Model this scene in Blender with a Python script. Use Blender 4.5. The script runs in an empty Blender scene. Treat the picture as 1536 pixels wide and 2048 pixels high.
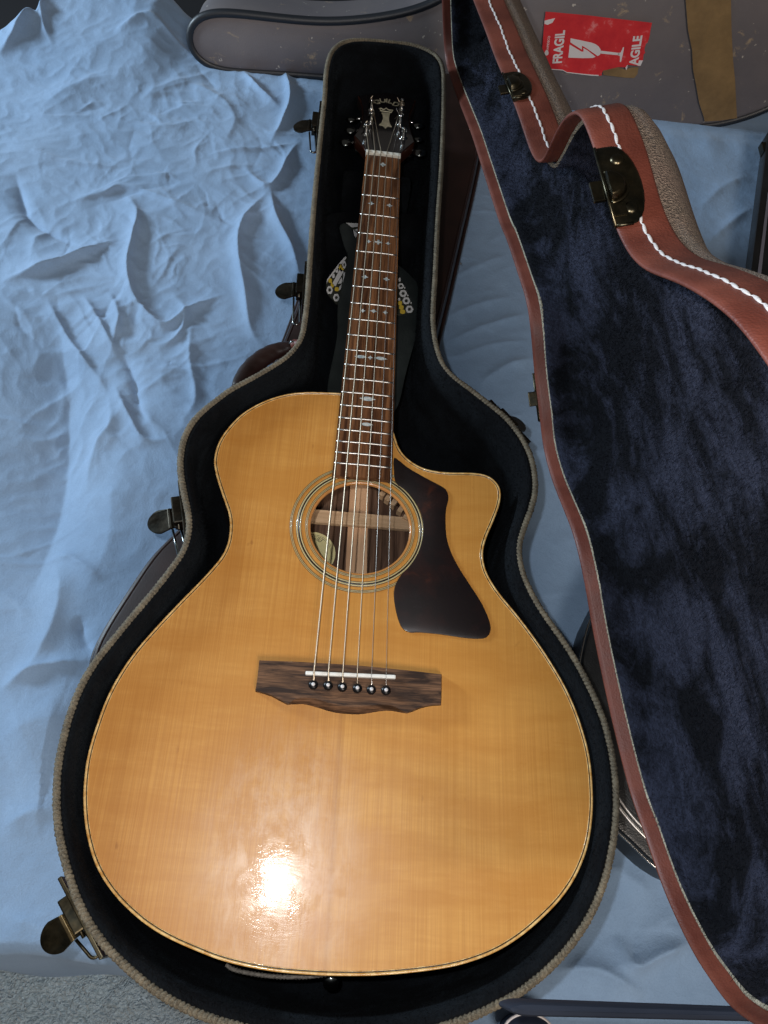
import bpy, bmesh, math, random
import numpy as np
from mathutils import Vector, Matrix
from mathutils.geometry import tessellate_polygon
random.seed(7); rng = np.random.default_rng(11)
PI = math.pi
S = bpy.context.scene
COL = S.collection

# ---------------------------------------------------------------- camera
# world: metres, guitar top plane is z = 0, +Y points to the headstock, y = 0 is the saddle line
FPX = 1540.0
CAM = np.array([-.0284, -.1784, .6529]); RX, RY, RZ = .4706, -.1012, .0439
cam = bpy.data.cameras.new('camera'); cam_o = bpy.data.objects.new('camera', cam); COL.objects.link(cam_o)
cam.sensor_fit = 'VERTICAL'; cam.sensor_height = 24; cam.lens = FPX / 2048 * 24
cam.clip_start = .01; cam.clip_end = 50
cam_o.location = CAM; cam_o.rotation_mode = 'XYZ'; cam_o.rotation_euler = (RX, RY, RZ)
S.camera = cam_o
RM = np.array(Matrix.Rotation(RZ, 3, 'Z') @ Matrix.Rotation(RY, 3, 'Y') @ Matrix.Rotation(RX, 3, 'X'))

def ray(px): return RM @ np.array([(px[0]-768)/FPX, -(px[1]-1024)/FPX, -1.0])
def U(px, z=0.0):
    d = ray(px); return CAM + d*(z-CAM[2])/d[2]
def UPL(px, P, N):
    d = ray(px); return CAM + d*(np.dot(np.array(P)-CAM, N)/np.dot(d, N))

# ---------------------------------------------------------------- light
w = bpy.data.worlds.new('World'); S.world = w; w.use_nodes = True
w.node_tree.nodes['Background'].inputs[0].default_value = (1.0, .93, .86, 1)
w.node_tree.nodes['Background'].inputs[1].default_value = .06
def lamp(name, kind, loc, energy, color, size=None, target=None, size_y=None):
    l = bpy.data.lights.new(name, kind); l.energy = energy; l.color = color
    o = bpy.data.objects.new(name, l); COL.objects.link(o); o.location = loc
    if kind == 'POINT': l.shadow_soft_size = size
    if kind == 'AREA':
        l.shape = 'RECTANGLE'; l.size = size; l.size_y = size_y or size
        o.rotation_euler = (Vector(target)-Vector(loc)).to_track_quat('-Z', 'Y').to_euler()
    return o
flash_loc = CAM + RM @ np.array([-.030, .028, .0])
lamp('phone_flash', 'POINT', flash_loc, 9.8, (.97, .98, 1.0), .006)
lamp('window_light', 'AREA', (-2.2, 1.15, .62), 66.0, (.68, .85, 1.0), .36, (-.2, .3, -.15))
lamp('rear_fill', 'AREA', (.5, -1.5, 1.7), 30.0, (1.0, .88, .78), .7, (.1, .1, -.1))  # unseen warm fill added behind the camera to brighten the sheet
vs = S.view_settings; vs.view_transform = 'Standard'; vs.look = 'None'; vs.gamma = 1; vs.exposure = 0.0

# ---------------------------------------------------------------- material helpers
def mat(name, base=(.5, .5, .5), rough=.5, metal=0, **kw):
    m = bpy.data.materials.new(name); m.use_nodes = True
    b = m.node_tree.nodes['Principled BSDF']
    b.inputs['Base Color'].default_value = (*base, 1); b.inputs['Roughness'].default_value = rough; b.inputs['Metallic'].default_value = metal
    for k, v in kw.items():
        k = k.replace('_', ' ')
        b.inputs[k].default_value = (*v, 1) if isinstance(v, tuple) and len(v) == 3 else v
    m['b'] = 1
    return m
class G:
    """small node graph helper"""
    def __init__(s, m): s.m = m; s.t = m.node_tree; s.n = s.t.nodes; s.l = s.t.links; s.b = s.n['Principled BSDF']; s.co = None
    def new(s, t, **kw):
        x = s.n.new(t)
        for k, v in kw.items(): setattr(x, k, v)
        return x
    def coord(s, scale=(1, 1, 1), rot=(0, 0, 0), warp=0, wscale=5):
        if s.co is None: s.co = s.new('ShaderNodeTexCoord')
        mp = s.new('ShaderNodeMapping'); mp.inputs['Scale'].default_value = scale; mp.inputs['Rotation'].default_value = rot
        src = s.co.outputs['Object']
        if warp:
            nz = s.new('ShaderNodeTexNoise'); nz.inputs['Scale'].default_value = wscale; s.l.new(src, nz.inputs['Vector'])
            va = s.new('ShaderNodeVectorMath', operation='SCALE'); va.inputs['Scale'].default_value = warp; s.l.new(nz.outputs['Color'], va.inputs[0])
            ad = s.new('ShaderNodeVectorMath', operation='ADD'); s.l.new(src, ad.inputs[0]); s.l.new(va.outputs[0], ad.inputs[1]); src = ad.outputs[0]
        s.l.new(src, mp.inputs['Vector']); return mp.outputs[0]
    def noise(s, scale, vec=None, detail=4, rough=.55, dist=0):
        x = s.new('ShaderNodeTexNoise'); x.inputs['Scale'].default_value = scale; x.inputs['Detail'].default_value = detail
        x.inputs['Roughness'].default_value = rough; x.inputs['Distortion'].default_value = dist
        s.l.new(vec if vec is not None else s.coord(), x.inputs['Vector']); return x.outputs['Fac']
    def vor(s, scale, vec=None, feature='F1', out='Distance'):
        x = s.new('ShaderNodeTexVoronoi'); x.feature = feature; x.inputs['Scale'].default_value = scale
        s.l.new(vec if vec is not None else s.coord(), x.inputs['Vector']); return x.outputs[out]
    def ramp(s, fac, stops):
        x = s.new('ShaderNodeValToRGB'); e = x.color_ramp.elements
        while len(e) < len(stops): e.new(.5)
        for i, (p, c) in enumerate(stops):
            e[i].position = p; e[i].color = (c, c, c, 1) if not isinstance(c, tuple) else (*c, 1)
        s.l.new(fac, x.inputs[0]); return x.outputs[0]
    def mix(s, fac, a, b, mode='MIX'):
        x = s.new('ShaderNodeMix', data_type='RGBA', blend_type=mode)
        for v, i in ((fac, 0), (a, 6), (b, 7)):
            if isinstance(v, (int, float)): x.inputs[i].default_value = v if i == 0 else (v, v, v, 1)
            elif isinstance(v, tuple): x.inputs[i].default_value = (*v, 1)
            else: s.l.new(v, x.inputs[i])
        return x.outputs[2]
    def math(s, op, a, b=0.0):
        x = s.new('ShaderNodeMath', operation=op)
        for v, i in ((a, 0), (b, 1)):
            if isinstance(v, (int, float)): x.inputs[i].default_value = v
            else: s.l.new(v, x.inputs[i])
        return x.outputs[0]
    def set(s, sock, v): s.l.new(v, s.b.inputs[sock])
    def bump(s, h, strength=.5, dist=.001, sock='Normal'):
        x = s.new('ShaderNodeBump'); x.inputs['Strength'].default_value = strength; x.inputs['Distance'].default_value = dist
        s.l.new(h, x.inputs['Height']); s.l.new(x.outputs[0], s.b.inputs[sock]); return x

# --- materials
M = {}
def wood_top():
    m = mat('aged_spruce', (.55, .26, .07), .38, Coat_Weight=.26, Coat_Roughness=.12, Coat_IOR=1.4, Specular_IOR_Level=.42); g = G(m)
    lines = g.noise(1, g.coord((900, 6, 900)), 3, .6)
    lines2 = g.noise(1, g.coord((420, 2.2, 400)), 3, .55)
    silk = g.noise(1, g.coord((26, 300, 20), warp=.01, wscale=14), 5, .65)
    patch = g.noise(3.2, None, 3, .5, .4)
    base = g.mix(g.ramp(patch, [(.3, 0.0), (.7, 1.0)]), (.51, .238, .048), (.61, .314, .082))
    c = g.mix(g.ramp(lines, [(.40, .34), (.60, 0.0)]), base, (.30, .11, .022))
    c = g.mix(g.ramp(lines2, [(.34, .30), (.54, 0.0)]), c, (.42, .17, .028))
    c = g.mix(g.ramp(silk, [(.38, .20), (.64, 0.0)]), c, (.38, .15, .03))
    # paler ray flecks across the grain
    ray_ = g.noise(1, g.coord((60, 700, 30)), 2, .5)
    c = g.mix(g.ramp(ray_, [(.60, 0.0), (.80, .14)]), c, (.68, .40, .12))
    # faint centre seam and little marks
    sx_ = g.new('ShaderNodeSeparateXYZ'); g.l.new(g.co.outputs['Object'], sx_.inputs[0])
    seam = g.math('ABSOLUTE', g.math('ADD', sx_.outputs[0], .0035))
    c = g.mix(g.ramp(seam, [(.0, .30), (.0011, 0.0)]), c, (.20, .07, .012))
    half = g.math('GREATER_THAN', sx_.outputs[0], -.0035)
    c = g.mix(g.math('MULTIPLY', half, .16), c, (.62, .33, .07))
    flame = g.noise(1, g.coord((9, 42, 9), warp=.03, wscale=9), 4, .6)
    c = g.mix(g.ramp(flame, [(.40, .40), (.62, 0.0)]), c, (.40, .155, .022))
    dents = g.noise(85, g.coord((1, .45, 1)), 2, .5)
    c = g.mix(g.ramp(dents, [(.73, 0.0), (.79, .45)]), c, (.22, .08, .02))
    # wiped smears and finger marks, plus flash haze painted into the lower bout
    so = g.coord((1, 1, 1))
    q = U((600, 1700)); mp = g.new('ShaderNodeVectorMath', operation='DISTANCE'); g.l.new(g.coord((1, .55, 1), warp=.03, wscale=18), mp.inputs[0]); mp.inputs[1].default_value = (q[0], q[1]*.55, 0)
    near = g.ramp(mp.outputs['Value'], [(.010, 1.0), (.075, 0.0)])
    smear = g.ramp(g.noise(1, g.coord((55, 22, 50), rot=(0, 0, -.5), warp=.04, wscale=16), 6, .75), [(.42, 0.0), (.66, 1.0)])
    haze_film = g.math('MULTIPLY', near, smear)
    c = g.mix(g.math('MULTIPLY', haze_film, .32), c, (.86, .74, .60))
    g.set('Base Color', c)
    sm = g.noise(9, g.coord((1, 1, 1), warp=.05, wscale=12), 6, .7)
    smr = g.ramp(sm, [(.40, .06), (.50, .11), (.62, .36)])
    g.set('Coat Roughness', g.math('ADD', smr, g.math('MULTIPLY', haze_film, .18)))
    g.bump(g.math('ADD', g.math('MULTIPLY', lines, .6), g.math('MULTIPLY', silk, .3)), .18, .0004)
    sc = g.noise(1, g.coord((70, 330, 70), rot=(0, 0, .25), warp=.03, wscale=25), 4, .75)
    bb = g.new('ShaderNodeBump'); bb.inputs['Strength'].default_value = .13; bb.inputs['Distance'].default_value = .0005
    g.l.new(g.math('ADD', sc, g.math('MULTIPLY', g.noise(5, None, 2), 6.0)), bb.inputs['Height']); g.l.new(bb.outputs[0], g.b.inputs['Coat Normal'])
    return m
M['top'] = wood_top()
def rosewood(name, dark, mid, light, axis='y', rough=.4, sc=1.0, coat=0.0):
    m = mat(name, mid, rough, Coat_Weight=coat, Coat_Roughness=.1); g = G(m)
    s1 = (150*sc, 7*sc, 150*sc) if axis == 'y' else (22*sc, 170*sc, 120*sc)
    s2 = (900*sc, 26*sc, 900*sc) if axis == 'y' else (30*sc, 800*sc, 500*sc)
    a = g.noise(1, g.coord(s1, warp=.004, wscale=30), 4, .6, .6)
    b = g.noise(1, g.coord(s2), 3, .7)
    c = g.mix(g.ramp(a, [(.38, 0.0), (.60, 1.0)]), dark, light)
    c = g.mix(g.ramp(b, [(.35, .75), (.60, 0.0)]), c, dark)
    c = g.mix(.22, c, mid)
    g.set('Base Color', c); g.bump(b, .5, .0004)
    g.set('Roughness', g.ramp(a, [(.3, rough-.08), (.7, rough+.12)])); g.b.inputs['Specular IOR Level'].default_value = .28
    return m
M['board'] = rosewood('fretboard_rosewood', (.018, .007, .004), (.12, .046, .019), (.27, .115, .045))
M['bridge'] = rosewood('bridge_rosewood', (.007, .0035, .0025), (.075, .034, .018), (.20, .105, .055), 'x', .62, 1.0)
M['back'] = rosewood('inner_back_rosewood', (.050, .026, .017), (.12, .062, .038), (.20, .115, .07), 'y', .55, .7)
M['mahog'] = rosewood('mahogany_neck', (.05, .018, .008), (.10, .035, .016), (.14, .05, .022), 'y', .3, .7, .5)
M['brace'] = rosewood('brace_spruce', (.50, .32, .18), (.66, .44, .26), (.74, .52, .32), 'x', .55, .8)
M['strip'] = rosewood('strip_cedar', (.62, .36, .20), (.74, .45, .26), (.80, .52, .31), 'y', .55, .5)
M['binding'] = mat('aged_binding', (.62, .36, .11), .25, Coat_Weight=.6, Coat_Roughness=.08)
g = G(M['binding']); g.set('Base Color', g.ramp(g.noise(160, None, 3), [(.35, (.50, .25, .06)), (.65, (.76, .52, .22))]))
M['blackline'] = mat('black_purfling', (.012, .010, .009), .3)
M['cream'] = mat('rosette_cream', (.46, .38, .19), .35, Coat_Weight=.5)
M['pearl'] = mat('pearl', (.50, .55, .55), .25, Coat_Weight=1.0)
g = G(M['pearl']); g.set('Base Color', g.ramp(g.noise(300, None, 3), [(.3, (.20, .30, .34)), (.5, (.50, .56, .56)), (.75, (.70, .66, .60))]))
M['logo'] = mat('gold_pearl', (.42, .36, .20), .3, Coat_Weight=1.0)
g = G(M['logo']); g.set('Base Color', g.ramp(g.noise(260, g.coord((1, .4, 1)), 3), [(.3, (.50, .48, .34)), (.7, (.80, .74, .54))]))
M['holelip'] = mat('soundhole_edge', (.48, .21, .06), .25, Coat_Weight=.8, Coat_Roughness=.05)
M['guard'] = mat('tortoise_pickguard', (.020, .008, .006), .4, Coat_Weight=.3, Coat_Roughness=.2)
g = G(M['guard'])
tt = g.noise(26, g.coord(warp=.03, wscale=20), 4, .6)
g.set('Base Color', g.ramp(tt, [(.45, (.009, .0055, .0055)), (.62, (.017, .007, .006)), (.80, (.07, .018, .008))]))
g.set('Coat Roughness', g.ramp(g.noise(60, None, 5, .7), [(.3, .08), (.7, .35)]))
M['bone'] = mat('bone_white', (.76, .76, .72), .3, Coat_Weight=.4, Subsurface_Weight=0.0)
M['ivory'] = mat('nut_white', (.66, .64, .56), .35)
M['pin'] = mat('black_pin', (.005, .005, .006), .32, Specular_IOR_Level=.3)
M['pindot'] = mat('pin_dot', (.62, .60, .60), .3)
M['steel'] = mat('steel_wire', (.42, .38, .34), .35, 1)
M['bronze'] = mat('wound_bronze', (.60, .49, .36), .42, 1)
g = G(M['bronze']); g.bump(g.noise(1, g.coord((200, 1900, 200)), 1), .5, .0002)
M['fret'] = mat('nickel_fret', (.50, .48, .45), .38, 1)
M['chrome'] = mat('chrome', (.55, .55, .54), .16, 1)
M['bright'] = mat('bright_metal', (.9, .88, .85), .35, 1)
M['darkchrome'] = mat('dark_chrome', (.20, .215, .21), .22, 1)
M['head'] = mat('headstock_black', (.010, .008, .009), .18, Coat_Weight=1, Coat_Roughness=.06)
M['headside'] = mat('headstock_wing', (.06, .018, .010), .3, Coat_Weight=.7)
M['paper'] = mat('label_paper', (.80, .70, .34), .7)
M['ink'] = mat('label_ink', (.05, .04, .03), .7)

def plush(name, dark, light, sheen, tint, sc=22):
    m = mat(name, dark, .9, Sheen_Weight=sheen, Sheen_Roughness=.45, Sheen_Tint=tint); g = G(m)
    m.node_tree.nodes['Principled BSDF'].inputs['Specular IOR Level'].default_value = .12
    nap = g.math('ADD', g.math('MULTIPLY', g.noise(sc, g.coord((1, .55, 1), warp=.05, wscale=9), 5, .62, .4), .6), g.math('MULTIPLY', g.noise(sc*3.2, g.coord((1, .45, 1), warp=.03, wscale=18), 5, .7, .6), .4))
    fib = g.noise(420, g.coord((1, .5, 1)), 3, .7)
    c = g.mix(g.ramp(nap, [(.46, 0.0), (.56, 1.0)]), dark, light)
    c = g.mix(g.ramp(fib, [(.35, .5), (.65, 0.0)]), c, tuple(x*.45 for x in dark))
    g.set('Base Color', c); g.set('Sheen Weight', g.ramp(nap, [(.46, sheen*.15), (.62, sheen)]))
    g.bump(g.math('ADD', g.math('MULTIPLY', fib, .5), nap), .9, .004)
    return m
M['plush'] = plush('black_plush', (.0025, .0032, .0045), (.0045, .006, .008), .03, (.5, .65, .8), 14)
M['navy'] = plush('navy_plush', (.0025, .0032, .0052), (.023, .027, .046), .17, (.52, .57, .85), 11)
def rope(name, a, b):
    m = mat(name, a, .85); g = G(m)
    f = g.noise(900, None, 3, .7); f2 = g.noise(60, None, 3)
    at = g.new('ShaderNodeAttribute', attribute_name='strand')
    c = g.mix(g.ramp(f, [(.35, 0.0), (.65, 1.0)]), a, b)
    c = g.mix(g.ramp(at.outputs['Fac'], [(.0, .85), (.45, 0.0)]), c, (.025, .021, .014))
    c = g.mix(g.ramp(f2, [(.45, 0.0), (.7, .35)]), c, tuple(x*1.7 for x in b))
    g.set('Base Color', c); g.bump(f, .8, .0008); return m
M['rope'] = rope('khaki_cord', (.045, .037, .024), (.175, .145, .098))
M['ropelid'] = rope('grey_cord', (.14, .125, .09), (.36, .33, .25))
def leather(name, c0, c1, rough=.42):
    m = mat(name, c0, rough, Coat_Weight=.15, Coat_Roughness=.3); g = G(m)
    n1 = g.noise(28, g.coord(warp=.02, wscale=15), 4); v = g.vor(700)
    c = g.mix(g.ramp(n1, [(.35, 0.0), (.68, 1.0)]), c0, c1)
    sp = g.noise(240, None, 3, .6)
    c = g.mix(g.ramp(sp, [(.70, 0.0), (.80, .5)]), c, tuple(min(1, x*1.8+.03) for x in c1))
    g.set('Base Color', c); g.bump(g.math('ADD', v, g.math('MULTIPLY', n1, 2.0)), .35, .0006)
    g.set('Roughness', g.ramp(n1, [(.3, rough-.06), (.7, rough+.1)])); return m
M['tan'] = leather('red_brown_leather', (.095, .021, .012), (.155, .036, .019), .55)
M['tan'].node_tree.nodes['Principled BSDF'].inputs['Coat Weight'].default_value = .05
M['brown'] = leather('dark_brown_leather', (.014, .0065, .005), (.024, .0105, .008), .48)
M['brown'].node_tree.nodes['Principled BSDF'].inputs['Specular IOR Level'].default_value = .28
M['brown'].node_tree.nodes['Bump'].inputs['Strength'].default_value = .15
M['blackl'] = leather('black_leather', (.0055, .006, .0065), (.010, .011, .012), .35)
M['straple'] = leather('strap_leather', (.010, .014, .014), (.018, .024, .024), .5)
M['thread'] = mat('white_thread', (.56, .53, .52), .75)
g = G(M['thread']); g.bump(g.noise(900, None, 2), .8, .0006)
def tweed():
    m = mat('tweed_cloth', (.13, .10, .07), .95); g = G(m)
    v = g.vor(1000, None, 'F1'); n = g.noise(800, None, 3, .7); n2 = g.noise(40, None, 3)
    c = g.mix(g.ramp(n, [(.36, 0.0), (.62, 1.0)]), (.055, .040, .030), (.30, .225, .165))
    c = g.mix(g.ramp(v, [(.0, .6), (.5, 0.0)]), c, (.05, .035, .03))
    c = g.mix(g.ramp(n2, [(.4, 0.0), (.65, .4)]), c, (.20, .13, .10))
    g.set('Base Color', c); g.bump(g.math('ADD', v, n), 1.0, .002); return m
M['tweed'] = tweed()
def brass(name, a, b):
    m = mat(name, a, .3, 1); g = G(m)
    n = g.noise(70, g.coord(warp=.02, wscale=40), 4, .65)
    g.set('Base Color', g.ramp(n, [(.35, a), (.72, b)])); g.set('Roughness', g.ramp(g.noise(40, None, 5, .7), [(.3, .20), (.7, .45)]))
    g.bump(n, .2, .0006); return m
M['antique'] = brass('antique_brass', (.045, .045, .034), (.12, .095, .055))
M['edgebrass'] = brass('worn_brass', (.30, .21, .10), (.55, .42, .22))
M['gunmetal'] = brass('dark_latch_metal', (.045, .043, .035), (.11, .09, .065))
def fabric():
    m = mat('blue_cotton', (.28, .43, .66), .85, Sheen_Weight=.25, Sheen_Roughness=.5, Sheen_Tint=(.8, .9, 1.0)); g = G(m)
    weave = g.noise(1, g.coord((1500, 1500, 300)), 2, .7); big = g.noise(7, g.coord(warp=.05, wscale=4), 5, .6); mid = g.noise(60, g.coord(warp=.03, wscale=20), 5, .7)
    c = g.mix(g.ramp(big, [(.3, 0.0), (.7, 1.0)]), (.190, .300, .455), (.250, .372, .540))
    c = g.mix(g.ramp(mid, [(.40, .20), (.62, 0.0)]), c, (.17, .255, .38))
    th = g.noise(1, g.coord((620, 620, 200)), 3, .8)
    c = g.mix(g.ramp(th, [(.35, .22), (.60, 0.0)]), c, (.12, .19, .30))
    g.set('Base Color', c)
    g.bump(g.math('ADD', g.math('MULTIPLY', th, .5), g.math('MULTIPLY', mid, 1.3)), .6, .0016); return m
M['sheet'] = fabric()
def rugm():
    m = mat('grey_blue_rug', (.2, .26, .30), .95, Sheen_Weight=.3); g = G(m)
    v = g.vor(230, g.coord(warp=.02, wscale=60)); n = g.noise(210, None, 4, .75); b = g.noise(6, None, 3)
    c = g.mix(g.ramp(n, [(.36, 0.0), (.60, 1.0)]), (.27, .37, .43), (.50, .64, .73))
    c = g.mix(g.ramp(v, [(.5, 0.0), (.95, .35)]), c, (.10, .14, .15))
    c = g.mix(g.ramp(b, [(.4, 0.0), (.7, .35)]), c, (.24, .25, .27))
    g.set('Base Color', c); g.bump(g.math('ADD', n, v), 1.0, .006); return m
M['rug'] = rugm()
def tolex():
    m = mat('grey_case_cloth', (.16, .14, .15), .6); g = G(m)
    n = g.noise(5, g.coord(warp=.1, wscale=5), 5, .6); f = g.noise(700, None, 2, .6); s = g.noise(26, g.coord(warp=.06, wscale=16), 6, .72)
    c = g.mix(g.ramp(n, [(.3, 0.0), (.7, 1.0)]), (.105, .096, .105), (.165, .143, .140))
    c = g.mix(g.ramp(s, [(.62, 0.0), (.70, .8)]), c, (.36, .27, .17))
    c = g.mix(g.ramp(g.noise(95, None, 2), [(.71, 0.0), (.75, .8)]), c, (.50, .46, .40))
    g.set('Base Color', c); g.bump(f, .5, .0006); return m
M['tolex'] = tolex()
M['piping'] = mat('black_piping', (.008, .010, .014), .5, Coat_Weight=.1, Coat_Roughness=.3)
g = G(M['piping']); g.bump(g.noise(300, None, 3), .3, .0008)
M['sticker'] = mat('red_sticker', (.56, .014, .020), .45)
g = G(M['sticker']); g.set('Base Color', g.ramp(g.noise(35, g.coord(warp=.03), 5, .7), [(.3, (.50, .010, .018)), (.60, (.62, .022, .026)), (.72, (.72, .20, .20))])); g.bump(g.noise(30, None, 4), .3, .002)
M['stwhite'] = mat('sticker_white', (.66, .62, .62), .5)
M['tapeb'] = mat('brown_tape', (.20, .12, .045), .5)
g = G(M['tapeb']); g.set('Base Color', g.ramp(g.noise(18, g.coord(warp=.05), 5, .7), [(.3, (.14, .085, .032)), (.7, (.25, .155, .06))])); g.bump(g.noise(60, None, 4), .3, .001)
M['white'] = mat('print_white', (.50, .50, .50), .6)
M['yellow'] = mat('print_yellow', (.48, .34, .035), .6)
M['webbing'] = mat('black_webbing', (.012, .014, .008), .8)
M['slate'] = mat('slate_rail', (.042, .048, .072), .9, Specular_IOR_Level=.1); g = G(M['slate']); g.set('Base Color', g.ramp(g.noise(9, g.coord((1, 8, 8)), 4), [(.3, (.016, .020, .030)), (.7, (.028, .034, .050))]))
M['navycloth'] = mat('dark_blue_canvas', (.012, .022, .05), .7)
M['stripe'] = mat('grey_stripe', (.16, .16, .20), .5)
M['floor'] = mat('unlit_floor', (.008, .008, .010), .9)  # darkness of the unlit far room put into the floor colour
M['felt'] = mat('grey_felt', (.16, .14, .12), .95); g = G(M['felt']); g.set('Base Color', g.ramp(g.noise(500, None, 3, .7), [(.35, (.06, .05, .045)), (.65, (.24, .215, .18))]))

# ---------------------------------------------------------------- object helpers
def mk(name, me, m=None, parent=None, smooth=True):
    o = bpy.data.objects.new(name, me); COL.objects.link(o)
    if m is not None and not me.materials: me.materials.append(m)
    if parent is not None: o.parent = parent
    if smooth and len(me.polygons): me.polygons.foreach_set('use_smooth', [True]*len(me.polygons))
    return o
def pyd(name, V, Fc, m, parent=None, smooth=True, auto=None):
    me = bpy.data.meshes.new(name); me.from_pydata([tuple(map(float, v)) for v in V], [], Fc); me.validate(); me.update()
    bm = bmesh.new(); bm.from_mesh(me); bmesh.ops.recalc_face_normals(bm, faces=bm.faces)
    if auto is not None:
        for e in bm.edges:
            if len(e.link_faces) == 2 and e.calc_face_angle(0) > auto: e.smooth = False
    bm.to_mesh(me); bm.free()
    return mk(name, me, m, parent, smooth)
def thing(name, label, cat, loc=(0, 0, 0), group=None):
    o = bpy.data.objects.new(name, None); COL.objects.link(o); o.location = loc; o.empty_display_size = .02
    o['label'] = label; o['category'] = cat
    if group: o['group'] = group
    return o
class P0:
    pass
def cr(P, n, closed=True):
    """Catmull-Rom through points, resampled evenly to n points"""
    P = np.array(P, float); k = len(P); out = []
    segs = k if closed else k-1
    for i in range(segs):
        if closed: a, b, c, d = P[(i-1) % k], P[i], P[(i+1) % k], P[(i+2) % k]
        else: a, b, c, d = P[max(i-1, 0)], P[i], P[i+1], P[min(i+2, k-1)]
        for t in np.linspace(0, 1, 12, endpoint=False):
            out.append(.5*((2*b)+(-a+c)*t+(2*a-5*b+4*c-d)*t*t+(-a+3*b-3*c+d)*t**3))
    if not closed: out.append(P[-1])
    out = np.array(out)
    Q = np.vstack([out, out[:1]]) if closed else out
    L = np.concatenate([[0], np.cumsum(np.linalg.norm(np.diff(Q, axis=0), axis=1))])
    s = np.linspace(0, L[-1], n, endpoint=not closed)
    return np.stack([np.interp(s, L, Q[:, j]) for j in range(Q.shape[1])], 1)
def nrm2(P):
    """inward normals of a closed 2D curve"""
    t = np.roll(P, -1, 0)-np.roll(P, 1, 0); t /= np.linalg.norm(t, axis=1)[:, None]+1e-12
    n = np.stack([-t[:, 1], t[:, 0]], 1)
    x, y = P[:, 0], P[:, 1]
    if (x*np.roll(y, -1)-np.roll(x, -1)*y).sum() < 0: n = -n
    return n
def inset(P, d, sm=0):
    n = nrm2(P)
    for _ in range(sm): n = (np.roll(n, 1, 0)+n+np.roll(n, -1, 0))/3
    return P+n*d
def smoothc(P, k):
    for _ in range(k): P = (np.roll(P, 1, 0)+2*P+np.roll(P, -1, 0))/4
    return P
def loft(name, rings, m, parent=None, cap=None, closed_prof=False, auto=None):
    n = len(rings[0]); V = np.vstack(rings); F = []
    R_ = len(rings)
    for r in range(R_ if closed_prof else R_-1):
        a, b = r*n, ((r+1) % R_)*n
        for i in range(n):
            j = (i+1) % n; F.append((a+i, a+j, b+j, b+i))
    for c in (cap or []):
        off = c*n
        for tri in tessellate_polygon([[Vector(v) for v in rings[c]]]): F.append(tuple(off+t for t in tri))
    return pyd(name, V, F, m, parent, True, auto)
def z3(P, z): return np.column_stack([P, np.full(len(P), z)])
def prism(name, P2, z0, z1, m, parent=None, bev=0.0, holes=None, auto=.6, smooth=True):
    """closed polygon (n,2) from z0 up to z1, bevelled top edge"""
    P2 = np.array(P2)
    rings = [z3(P2, z0)]
    if bev: rings += [z3(P2, z1-bev), z3(inset(P2, bev*.3), z1-bev*.3), z3(inset(P2, bev), z1)]
    else: rings += [z3(P2, z1)]
    return loft(name, rings, m, parent, cap=[0, len(rings)-1], auto=auto)
def frame_obj(o, P, ex, ey, ez):
    o.matrix_local = Matrix((( ex[0], ey[0], ez[0], P[0]), (ex[1], ey[1], ez[1], P[1]), (ex[2], ey[2], ez[2], P[2]), (0, 0, 0, 1)))
def tube(name, P, r, m, parent=None, seg=10, closed=False, rfun=None, flat=None, upv=None):
    """tube along 3D points; r may be array; flat=(a,b) scales cross section along (side, up)"""
    P = np.array(P, float); n = len(P); rr = np.full(n, r) if np.isscalar(r) else np.array(r)
    t = (np.roll(P, -1, 0)-np.roll(P, 1, 0)) if closed else np.gradient(P, axis=0)
    t /= np.linalg.norm(t, axis=1)[:, None]
    up = np.array([0, 0, 1.0]); V = []
    for i in range(n):
        u = np.array(upv) if upv is not None else (up if abs(t[i] @ up) < .95 else np.array([0, 1.0, 0]))
        s = np.cross(t[i], u); s /= np.linalg.norm(s); v = np.cross(s, t[i])
        for k in range(seg):
            a = 2*PI*k/seg; q = rr[i]*(rfun(i, a) if rfun else 1)
            fa, fb = flat or (1, 1)
            V.append(P[i]+s*math.cos(a)*q*fa+v*math.sin(a)*q*fb)
    F = []
    for i in range(n if closed else n-1):
        for k in range(seg):
            a, b = i*seg+k, i*seg+(k+1) % seg; j = ((i+1) % n)*seg
            F.append((a, b, j+(k+1) % seg, j+k))
    if not closed: F += [tuple(range(seg)), tuple((n-1)*seg+k for k in range(seg))]
    return pyd(name, V, F, m, parent)
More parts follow.
